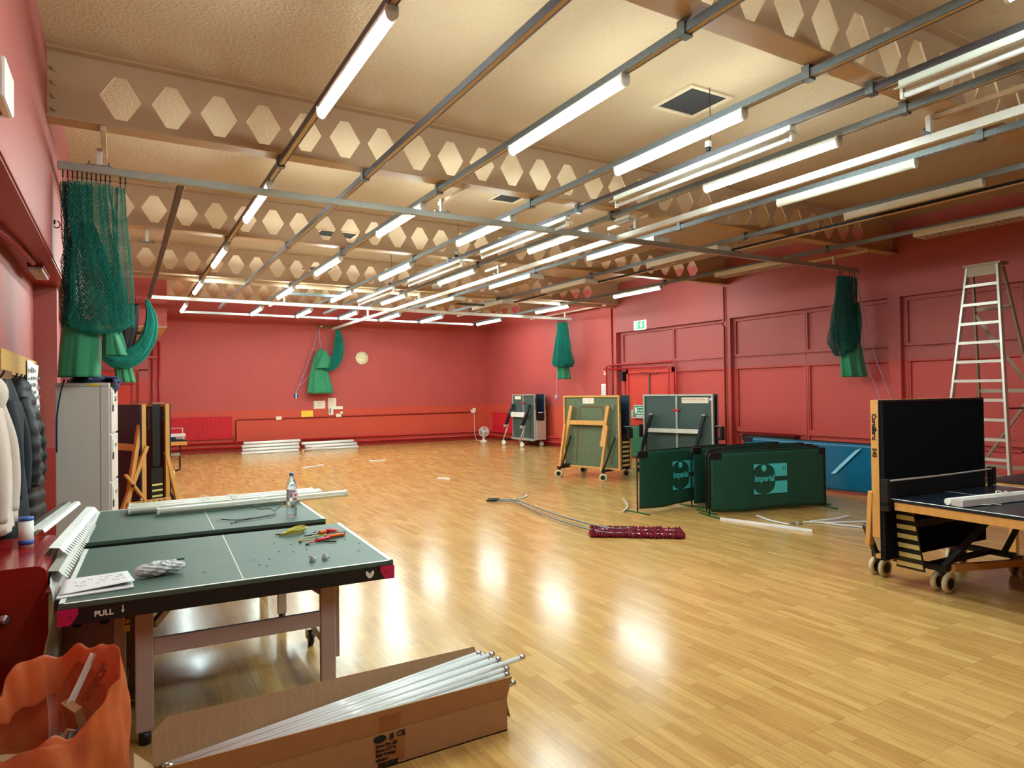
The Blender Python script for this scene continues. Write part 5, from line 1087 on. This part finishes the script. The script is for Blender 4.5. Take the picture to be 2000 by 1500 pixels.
# louvre strips leaning between the red box and the tables
def louvre_strip(p, q, roll_, m, label, teeth=True, w_=.085):
    t = thing('louvre_strip', label, 'light reflector', p, 0, 'old louvre strips beside the tables'); p, q = Vector(p), Vector(q); d = q - p; L = d.length; u = d.normalized(); s = u.cross(Vector((0, 0, 1))).normalized(); n = s.cross(u)
    s, n = s * math.cos(roll_) + n * math.sin(roll_), n * math.cos(roll_) - s * math.sin(roll_)
    b = MB(); c = lambda a, e, f: u * a + s * e + n * f
    prof = [(-w_, -.03), (-w_ * .7, .0), (w_ * .15, .0), (w_ * .55, -.022)]
    for (e0, f0), (e1, f1) in zip(prof, prof[1:]): b.add([c(0, e0, f0), c(L, e0, f0), c(L, e1, f1), c(0, e1, f1)], [(0, 1, 2, 3)], False)
    b.build('profile', m, t, solid=.0025)
    if teeth:
        b = MB(); k = int(L / .055)
        for i in range(k):
            a = L * (i + .25) / k; b.add([c(a, w_ * .55, -.022), c(a + L / k * .55, w_ * .55, -.022), c(a + L / k * .5, w_ * .95, -.040), c(a + L / k * .08, w_ * .95, -.040)], [(0, 1, 2, 3)], False)
        b.build('tooth_row', m, t, solid=.0025)
    return t
louvre_strip((-.30, 4.30, .875), (-.185, 5.75, .875), -.12, 'white', 'topmost white notched louvre strip left of the tables', w_=.055)
louvre_strip((-.285, 4.02, .815), (-.20, 5.45, .83), -.10, 'silver', 'grey notched louvre strip lying under the white one', w_=.05)
louvre_strip((-.29, 3.85, .755), (-.235, 5.20, .765), -.05, 'dirty_white', 'lowest notched louvre strip touching the table edge', w_=.04)
louvre_strip((-.42, 4.9, .885), (-.29, 6.05, .885), 0, 'white', 'white strip leaning behind the red box', False, .03)
louvre_strip((-.50, 4.95, .875), (-.36, 6.15, .875), .1, 'scrap', 'dark metal strip leaning behind the red box', False, .05)
# metal trays under the table
def metal_tray(c, rz, tilt, W, H, label):
    t = thing('gear_tray', label, 'metal tray', c, rz); t.rotation_euler.x = tilt
    MB().bx(-W / 2, W / 2, 0, .004, 0, H).build('plate', 'scrap', t); b = MB(); b.bx(-W / 2, -W / 2 + .006, -.045, 0, 0, H); b.bx(W / 2 - .006, W / 2, -.045, 0, 0, H); b.bx(-W / 2, W / 2, -.045, 0, H - .005, H); b.build('rim', 'dirty_white', t)
    b = MB(); [b.lathe([(.012, -.008), (.02, -.008), (.026, 0), (0, 0)], (x, 0, H - .12 - .3 * k), 14, 'y') for k in range(2) for x in (-.06, .06)]; b.build('lamp_hole', 'dark_metal', t); return t
metal_tray((-.155, 3.95, .004), R(-8), R(-10), .26, .66, 'tall scuffed metal gear tray leaning under the near table')
metal_tray((-.05, 4.25, .004), R(5), R(-12), .30, .60, 'second scuffed metal tray behind the first under the table')
t = thing('cable_trunking_offcut', 'grey metal offcuts piled under the near table corner', 'offcut', (-.12, 4.2, 0))
b = MB(); b.beam((-.12, .0, .60), (.10, .22, .66), .09, .05); b.beam((-.05, .1, .55), (.16, .1, .69), .03, .02); b.beam((-.13, .25, .5), (.0, .3, .66), .05, .03); b.beam((-.12, .1, 0.01), (-.10, .1, .6), .05, .03); b.beam((.03, .3, 0.01), (.03, .25, .62), .05, .03); b.build('offcut', 'galv', t)
t = thing('perspex_panel', 'smoky crumpled plastic sheet hanging beside the red box', 'plastic sheet', (-.30, 3.7, 0))
MB().grid(lambda u, v: (.03 * math.sin(9 * v + 4 * u) * v + .04 * u, 1.1 * u, .02 + .80 * v - .1 * u * v), 16, 24).build('sheet', 'bubble', t, solid=.002)

# orange bin bag with rubbish
t = thing('bin_bag', 'translucent orange bin bag full of cardboard in the near left corner', 'bag', (-.235, 3.02, 0))
def bagf(u, v):
    th = 2 * math.pi * u; rr = .245 * (1 - .25 * (1 - min(1, v * 5)) ** 2) * (1 + .05 * math.sin(3 * th + 1) + .028 * math.sin(8 * th + 9 * v) + .012 * math.sin(19 * th - 6 * v) + .02 * math.sin(14 * v + 2 * th))
    if v > .72: rr *= 1 - .55 * (v - .72) * (1 + .4 * math.sin(3 * th))
    top = .565 + .14 * math.cos(th - 1.0) + .025 * math.sin(3 * th + 1.0) + .014 * math.sin(7 * th)
    return (rr * math.cos(th) * 1.0, rr * math.sin(th) * .8, .003 + top * v + .01 * math.sin(12 * th) * v)
MB().grid(bagf, 110, 60, True).build('bag_skin', 'bag', t, solid=.0012)
def rim(u, v):
    p = bagf(u, 1.0); th = 2 * math.pi * u; k = 1 - .16 * v - .08 * v * math.sin(4 * th)
    return (p[0] * k * (1 + .03 * math.sin(17 * th)), p[1] * k, p[2] - .11 * v * (1 + .5 * math.sin(3 * th + 2)) + .02 * math.sin(math.pi * v))
MB().grid(rim, 110, 10, True).build('folded_rim', 'bag', t, solid=.0012)
MB().bx(-.10, .10, -.03, -.028, 0, .03).build('printed_band', 'white_plastic', t).matrix_local = Matrix.Translation((.085, .095, .58)) @ Euler((0.2, R(-62), .5)).to_matrix().to_4x4()
text('bag_lettering', 'SERVICES', .036, 'orange_print', t, Matrix.Translation((.115, .01, .515)) @ Euler((R(70), R(-58), R(12))).to_matrix().to_4x4(), .001)
for (x, y, z, sx, sy, sz, rx, ry, rz, m, l) in ((-.05, .02, .16, .26, .2, .28, .1, .2, .3, 'card', 'brown cardboard box flap inside the orange bag'), (.05, -.02, .36, .11, .012, .16, .3, .5, .6, 'card_in', 'torn upright piece of cardboard in the bag'), (.01, -.07, .40, .09, .01, .07, .9, .2, .2, 'paper_warm', 'cream printed carton flap in the bag'),
                                      (.08, .05, .42, .03, .09, .2, .2, -.3, .5, 'card', 'narrow cardboard strip poking from the bag'), (-.12, .0, .33, .12, .14, .01, .4, .2, 0, 'card_in', 'flat cardboard sheet lying in the bag')):
    b = MB(); b.bx(-sx / 2, sx / 2, -sy / 2, sy / 2, -sz / 2, sz / 2); o = b.build('cardboard_piece', m); o.location = (-.235 + x, 3.02 + y, z); o.rotation_euler = (rx, ry, rz); tag(o, l, 'cardboard', 'cardboard rubbish in the orange bag')
for k in range(5):
    b = MB(); b.cyl((0, 0, 0), (.02, .05, .26), .010, n=8); o = b.build('metal_rod', 'galv_dark', loc=(-.25 + .028 * k, 2.93 + .01 * (k % 2), .18)); tag(o, 'grey metal rods bundled in the orange bag', 'rod', 'metal rods in the orange bag')

# long cardboard box with fluorescent tubes
t = thing('cardboard_box', 'long open cardboard box of fluorescent tubes on the floor in the foreground', 'box', (0, 0, 0))
x0, x1, y0, y1, zc = .10, 1.64, 2.895, 3.115, .166
b = MB(); b.bx(x0, x1, y0, y0 + .006, 0, zc); b.bx(x0, x1, y1 - .006, y1, 0, zc); b.bx(x0, x0 + .006, y0, y1, 0, zc); b.bx(x1 - .006, x1, y0 + .006, y1 - .006, 0, .12); b.bx(x0, x1, y0, y1, 0, .006); b.build('carton', 'card', t)
def flap(pts, label, m='card'):
    b = MB(); n_ = (Vector(pts[1]) - Vector(pts[0])).cross(Vector(pts[2]) - Vector(pts[0])).normalized() * .005; b.poly(pts, n_); return b.build('flap', m, t, label=label)
flap([(x0, y0 + .003, zc), (x1, y0 + .003, zc), (x1 + .02, y0 - .015, .268), (x0 + .04, y0 - .015, .268)], 'front flap'); flap([(x0, y1 - .003, zc), (x1, y1 - .003, zc), (x1 - .045, y1 + .05, .335), (x0 + .06, y1 + .05, .335), (x0, y1 + .035, .29)], 'back flap', 'card_in')
flap([(x1, y0 + .01, zc - .01), (x1, y1 - .01, zc - .01), (x1 + .03, y1 - .02, .06), (x1 + .03, y0 + .02, .05)], 'end flap hanging down', 'card'); flap([(x0, y0, zc), (x0, y1, zc), (x0 - .07, y1, .24), (x0 - .07, y0, .24)], 'end flap', 'card_in')
b = MB(); b.poly([(.985, y0 - .002, zc), (1.075, y0 - .002, zc), (1.085, y0 - .0175, .262), (.975, y0 - .0175, .262)], (0, -.0012, 0)); b.bx(.98, 1.10, y0 - .002, y0, .02, .13); b.build('parcel_tape', 'tape', t)
b = MB(); b.poly([(.985 + .03 * math.cos(a), y0 - .0025, .135 + .017 * math.sin(a)) for a in [k * math.pi / 10 for k in range(20)]], (0, -.001, 0)); b.build('printed_oval', 'black_ink', t)
text('box_mark', 'UK', .026, 'black_ink', t, frame((1.03, y0 - .003, .130), (1, 0, 0), (0, 0, 1)), .001, sx=.6); text('box_mark', 'CA', .022, 'black_ink', t, frame((1.03, y0 - .003, .120), (1, 0, 0), (0, 0, 1)), .001, sx=.6)
text('box_mark', 'CE', .034, 'black_ink', t, frame((1.065, y0 - .003, .126), (1, 0, 0), (0, 0, 1)), .0008)
for i, s_ in enumerate(('Green Pro LED', 'Batten CCT &', 'Multi Wattage', 'EMERGENCY')): text('box_lettering', s_, .019 if i < 3 else .012, 'black_ink', t, frame((.965, y0 - .003, .098 - .020 * i), (1, 0, 0), (0, 0, 1)), .0006, sx=.85)
b = MB(); rnd = random.Random(9); x = .975
while x < 1.07: w_ = rnd.choice((.0015, .003, .0045)); b.bx(x, x + w_, y0 - .0035, y0 - .002, .004, .03); x += w_ + rnd.choice((.0015, .003))
b.build('barcode', 'black_ink', t)
tips = [(1.585, 3.092, .325), (1.600, 3.072, .318), (1.640, 3.052, .322), (1.625, 3.032, .303), (1.655, 3.012, .308), (1.655, 2.992, .290), (1.775, 2.972, .306), (1.67, 2.952, .276), (1.66, 2.932, .258), (1.685, 2.914, .215)]
nm = ['hindmost thin', 'second from the back', 'third from the back', 'fourth from the back', 'fifth from the back, bright ended', 'sixth from the back', 'farthest protruding', 'third from the front flap', 'second from the front flap', 'lowest, poking out of the box end']
tp = thing('fluorescent_tube', '', 'fluorescent tube', (0, 0, 0), 0, 'fluorescent tubes in the cardboard box'); LT = 1.45
MB().cyl((0, 0, 0), (LT, 0, 0), .0125, n=14).build('glass', 'tube', tp); b = MB(); b.cyl((LT - .015, 0, 0), (LT + .012, 0, 0), .0135, n=14); [b.cyl((LT + .012, 0, s), (LT + .02, 0, s), .0013, n=6) for s in (-.006, .006)]; b.build('end_cap', 'steel', tp)
b = MB(); b.cyl((-.012, 0, 0), (.015, 0, 0), .0135, n=14); b.build('end_cap', 'steel', tp)
for i, (q, l) in enumerate(zip(tips, nm)):
    o = tp if i == 0 else dup(tp); q = Vector(q); st = Vector((q.x - 1.447, 3.098 - .0205 * i, .165 + .004 * (i % 2) if i < 9 else .05)); d = (q - st).normalized()
    o.location = q - d * LT; o.rotation_euler = d.to_track_quat('X', 'Z').to_euler(); o['label'] = 'fluorescent tube in the cardboard box, %s' % l
t = thing('clear_sleeve', 'crinkled clear plastic sleeve over the tubes in the box', 'plastic sleeve', (0, 0, 0))
MB().grid(lambda u, v: (.22 + 1.36 * u, 2.93 + .055 * v + .0, .178 + .10 * u + .018 * math.sin(math.pi * v) + .002 * math.sin(60 * u + 9 * v)), 60, 8).build('sleeve', mat('clear_sleeve_film', (235, 236, 236), .08, alpha=.28, bump=.6, bs=60), t)

# ------------------------------------------------------------------ things on the two table halves
ZS = .7612
t = thing('notepad', 'white sheets of paper with faint writing on the near table corner', 'paper', (0, 0, ZS))
b = MB(); b.poly([(-.262, 3.665, .001), (.045, 3.685, .001), (.035, 3.93, .001), (-.25, 3.95, .001)], (0, 0, .006)); b.build('pad', 'paper', t)
MB().grid(lambda u, v: (-.255 + (.275 + .03 * (1 - v)) * u, 3.70 + .30 * v + .02 * u, .008 + .024 * u * (1 - v) * .7 + .002), 10, 10).build('top_sheet', 'paper', t, solid=.001)
b = MB(); rnd = random.Random(4)
for k in range(26):
    u, v = rnd.uniform(.15, .9), rnd.uniform(.25, .8); x, y = -.255 + .28 * u, 3.70 + .30 * v + .02 * u; b.bx(x, x + rnd.uniform(.006, .02), y, y + .0015, .0125 + .017 * u * (1 - v), .0145 + .017 * u * (1 - v))
b.build('handwriting', mat('pencil_writing', (176, 174, 188), .8), t)
def pkg(u, v):
    th = 2 * math.pi * u; s_ = math.sin(math.pi * min(1, max(0, v))) ** .35; n_ = 1 + .09 * math.sin(5 * th + 17 * v) + .06 * math.sin(11 * th - 23 * v) + .05 * math.sin(29 * v + 2 * th)
    return (.24 * v, .045 * s_ * n_ * math.cos(th), .036 + .035 * s_ * n_ * math.sin(th))
t = thing('plastic_package', 'crumpled clear plastic package beside the papers', 'package', (.045, 3.855, ZS), R(8)); MB().grid(pkg, 50, 60, True).build('wrap', 'bubble', t); MB().bx(.20, .235, .0, .02, .062, .070).build('green_tab', 'foot_green', t)

def tool_handle(prof, m, t, name, p, q):
    p, q = Vector(p), Vector(q); L = (q - p).length; b = MB(); b.lathe([(r_, z * L) for r_, z in prof], n=14); o = b.build(name, m, t); o.location = p; o.rotation_euler = (q - p).to_track_quat('Z', 'Y').to_euler(); return o
t = thing('screwdriver', 'orange and red handled screwdriver, farthest of the tools on the table', 'screwdriver', (0, 0, ZS)); tool_handle([(0, 0), (.017, .02), (.013, .12), (.017, .3), (.016, .7), (.012, .95), (0, 1)], 'orange_plastic', t, 'handle', (1.095, 4.375, .018), (1.215, 4.365, .018))
tool_handle([(0, 0), (.0172, .1), (.0174, .6), (0, 1)], 'red_plastic', t, 'grip_panel', (1.135, 4.37, .020), (1.222, 4.362, .021)); MB().cyl((1.095, 4.375, .016), (1.035, 4.385, .008), .006, .004, 8).build('shaft', 'steel', t); MB().cyl((1.05, 4.378, .008), (1.005, 4.385, .006), .006, .003, 8).build('blade', 'black', t)
t = thing('pliers', 'red and black insulated pliers on the table among the tools', 'pliers', (0, 0, ZS)); MB().tube(smoothpath([(1.10, 4.24, .012), (1.15, 4.28, .018), (1.20, 4.29, .016), (1.245, 4.31, .012)], 5), .011, 10).build('handle', 'black', t); MB().tube(smoothpath([(1.10, 4.25, .012), (1.14, 4.25, .014), (1.19, 4.26, .014), (1.23, 4.27, .012)], 5), .011, 10).build('handle', 'orange_plastic', t); b = MB(); b.beam((1.10, 4.245, .012), (1.05, 4.235, .01), .028, .012); b.build('jaw', 'dark_metal', t)
t = thing('red_screwdriver', 'slim red screwdriver, nearest of the tools on the table', 'screwdriver', (0, 0, ZS)); tool_handle([(0, 0), (.008, .02), (.011, .5), (.009, .9), (0, 1)], 'red_plastic', t, 'handle', (1.02, 4.175, .012), (1.13, 4.225, .012)); MB().cyl((1.03, 4.178, .011), (.965, 4.15, .005), .005, .003, 8).build('shaft', 'red_plastic', t)
t = thing('cable_coil', 'coil of yellow cable on the near table', 'cable', (.0, 0, ZS)); b = MB()
for k in range(6):
    cx, cy, ra, rb, an = .955 + .008 * k, 4.52 + .006 * (k % 3), .085 + .006 * (k % 2), .035 + .004 * (k % 3), .35 + .08 * k
    b.tube([(cx + ra * math.cos(a) * math.cos(an) - rb * math.sin(a) * math.sin(an), cy + ra * math.cos(a) * math.sin(an) + rb * math.sin(a) * math.cos(an), .006 + .005 * k + .004 * math.sin(2 * a)) for a in [i * math.pi / 14 for i in range(28)]], .0028, 6, False)
b.build('coil', 'yellow_cable', t); MB().tube(smoothpath([(.945, 4.50, .01), (.89, 4.49, .012), (.855, 4.52, .008)], 4), .004, 6).build('end_sleeve', 'black', t)
t = thing('cable_loop', 'loop of thin yellow cable lying by the pliers', 'cable', (0, 0, ZS)); MB().tube(smoothpath([(1.13, 4.33, .012), (1.04, 4.34, .005), (.955, 4.30, .005), (.97, 4.26, .005), (1.06, 4.25, .006), (1.12, 4.29, .02)], 6), .0028, 6).build('cable', 'yellow_cable', t)
for i, (p, q, l) in enumerate((((1.08, 4.455), (1.20, 4.44), 'black cable offcuts behind the screwdriver'), ((1.075, 4.17), (1.14, 4.12), 'short curved black cable offcut nearest the red screwdriver'), ((.935, 4.22), (.955, 4.25), 'tiny bent black offcut left of the yellow loop'), ((.955, 4.14), (.985, 4.16), 'small black offcut left of the red screwdriver'))):
    b = MB(); m_ = ((p[0] + q[0]) / 2, (p[1] + q[1]) / 2 - .012); b.tube(smoothpath([(*p, .006), (*m_, .006), (*q, .006)], 4), .005, 6); tag(b.build('cable_offcut', 'black', loc=(0, 0, ZS)), l, 'offcut')
o = MB()
for (x, y) in ((.63, 3.80), (.70, 3.90), (.62, 3.93), (.78, 4.05), (.85, 4.0), (.66, 3.75), (.93, 4.02), (1.05, 4.12), (.90, 3.83), (.99, 3.75), (1.2, 4.15), (1.18, 3.82), (1.24, 4.0), (.36, 3.80), (.88, 4.2), (.80, 4.3)): o.beam((x, y, .002), (x + .008, y + .003, .002), .004, .003)
o = o.build('insulation_scraps', 'black', loc=(0, 0, ZS)); tag(o, 'tiny black scraps of insulation scattered on the near table', 'scraps'); o['kind'] = 'stuff'
for (x, y, l) in ((.895, 3.72, 'left clear plastic connector on the near table'), (.965, 3.73, 'right clear plastic connector on the near table')):
    t = thing('connector', l, 'connector', (x, y, ZS), R(20)); MB().lathe([(0, 0), (.014, 0), (.015, .012), (.011, .02), (.012, .03), (0, .032)], (0, 0, .0), 12).build('housing', 'clear', t); MB().cyl((.0, 0, .012), (.022, .0, .01), .007, n=8).build('spout', 'clear', t)
# long tubes (covered battens) on the far half
def long_batten(p, q, label):
    t = thing('light_tube', label, 'light fitting', p, 0, 'white battens lying on the far table half'); d = (Vector(q) - Vector(p)); L = d.length; t.rotation_euler = d.to_track_quat('X', 'Z').to_euler()
    MB().grid(lambda u, v: (.02 + (L - .04) * v, -.035 * math.cos(math.pi * u) - .0, .034 - .034 * 1.0 + .034 - .0 + .030 * math.sin(math.pi * u) * (-1) ), 10, 1).build('diffuser', 'diff_off', t, solid=.002)
    MB().bx(.01, L - .01, -.033, .033, .034, .056).build('housing', 'refl', t, bevel=.003)
    for a in (0, L - .018):
        MB().poly([(a, .037 * math.cos(math.pi + math.pi * k / 8), .034 + .033 * math.sin(math.pi + math.pi * k / 8)) for k in range(9)] + [(a, .037, .058), (a, -.037, .058)], (.018, 0, 0)).build('end_cap', 'white_plastic', t)
    b = MB(); b.bx(L * .5, L * .5 + .05, -.012, .012, .056, .066); b.tube(smoothpath([(L * .35, 0, .056), (L * .37, .01, .075), (L * .39, -.01, .06)], 3), .003, 5); b.build('clip', 'white_plastic', t); return t
long_batten((.225, 5.775, ZS + .001), (1.72, 5.865, ZS + .001), 'front white batten on the far table, sticking out over its right edge')
long_batten((.035, 5.93, ZS + .001), (1.53, 6.00, ZS + .001), 'second white batten on the far table, starting nearer the left')
long_batten((.040, 6.03, ZS + .001), (1.535, 6.095, ZS + .001), 'third white batten on the far table'); long_batten((.045, 6.13, ZS + .001), (1.50, 6.19, ZS + .001), 'rearmost white batten on the far table')
t = thing('water_bottle', 'clear water bottle with blue cap standing on the far table', 'bottle', (1.105, 5.215, ZS)); s = 1.0
MB().lathe([(0, .004), (.034, 0), (.038, .01), (.038, .05), (.036, .056), (.038, .062), (.038, .10), (.036, .106), (.038, .112), (.038, .20), (.036, .225), (.026, .262), (.015, .287), (.013, .305), (.0, .305)], n=32).build('bottle_body', 'bottle', t)
MB().lathe([(0, .303), (.0155, .303), (.0155, .322), (0, .322)], n=24).build('cap', 'blue_cap', t)
mlab = MB(); mlab.grid(lambda u, v: (.0386 * math.cos(R(-170) + R(170) * u), .0386 * math.sin(R(-170) + R(170) * u), .135 + .065 * v), 20, 1); mlab.build('label', 'label_paper', t)
text('label_lettering', 'evian', .034, 'red_txt', t, frame((-.018, -.0395, .150), (1, .12, 0), (0, 0, 1)), .0008, sx=.8)
b = MB(); b.poly([(-.012, -.0395, .182), (-.002, -.0395, .192), (.004, -.0395, .184), (.012, -.0395, .194), (.024, -.034, .182)], (0, -.0008, 0)); b.build('mountain_mark', 'blue_cap', t); MB().bx(-.034, -.028, -.026, -.022, .145, .175).build('blue_mark', 'logo_pale', t)
t = thing('wire_bundle', 'loose dark flex with frayed ends on the far table', 'wire', (0, 0, ZS)); b = MB()
for P in ([(.62, 5.30, .01), (.70, 5.22, .008), (.80, 5.20, .01), (.92, 5.24, .012), (1.0, 5.30, .01), (.99, 5.42, .03), (.93, 5.50, .02)], [(.66, 5.10, .006), (.72, 5.17, .008), (.84, 5.19, .01), (.98, 5.26, .012), (1.01, 5.36, .02), (1.06, 5.42, .04)], [(.70, 5.13, .006), (.74, 5.18, .01), (.82, 5.20, .014)], [(.93, 5.50, .02), (.90, 5.58, .03), (.86, 5.56, .05)]): b.tube(smoothpath(P, 5), .0035, 6)
b.build('flex', 'black', t); b = MB()
for P in ([(.62, 5.30, .01), (.585, 5.33, .012)], [(.62, 5.30, .01), (.59, 5.28, .006)], [(.66, 5.10, .006), (.64, 5.07, .003)], [(1.06, 5.42, .04), (1.09, 5.46, .06)], [(1.06, 5.42, .04), (1.10, 5.42, .05)]): b.tube([P[0], P[1]], .0015, 5)
b.build('strand', 'copper', t)

# ------------------------------------------------------------------ repeated small pieces become parts of their own
def explode(o):
    me = o.data; par = list(range(len(me.vertices)))
    def find(a):
        while par[a] != a: par[a] = par[par[a]]; a = par[a]
        return a
    for p in me.polygons:
        v = list(p.vertices); a = find(v[0])
        for k in v[1:]: par[find(k)] = a
    isl = {}
    for p in me.polygons: isl.setdefault(find(p.vertices[0]), []).append(p)
    if len(isl) < 2 or len(isl) > 90: return
    for k, ps in enumerate(isl.values()):
        ids = sorted({v for p in ps for v in p.vertices}); mp = {v: i for i, v in enumerate(ids)}
        m2 = bpy.data.meshes.new(me.name); m2.from_pydata([me.vertices[v].co[:] for v in ids], [], [[mp[v] for v in p.vertices] for p in ps])
        for m in me.materials: m2.materials.append(m)
        m2.polygons.foreach_set('material_index', [p.material_index for p in ps]); m2.polygons.foreach_set('use_smooth', [p.use_smooth for p in ps]); m2.update()
        if k == 0: first = m2; continue
        c = o.copy(); c.data = m2; COL.objects.link(c)
    o.data = first
for o in list(SC.objects):
    if o.type == 'MESH' and o.parent and o.name.split('.')[0] in ('foot', 'corner_pocket', 'strut', 'hinge_plate', 'skirt_stripe', 'bolt', 'slat', 'switch', 'trolley_bar', 'tape_mark', 'lamp_hole', 'bracket', 'brace') and not o.children and not (o.name.split('.')[0] == 'bracket' and o.parent.name.split('.')[0] != 'radiator'): explode(o)
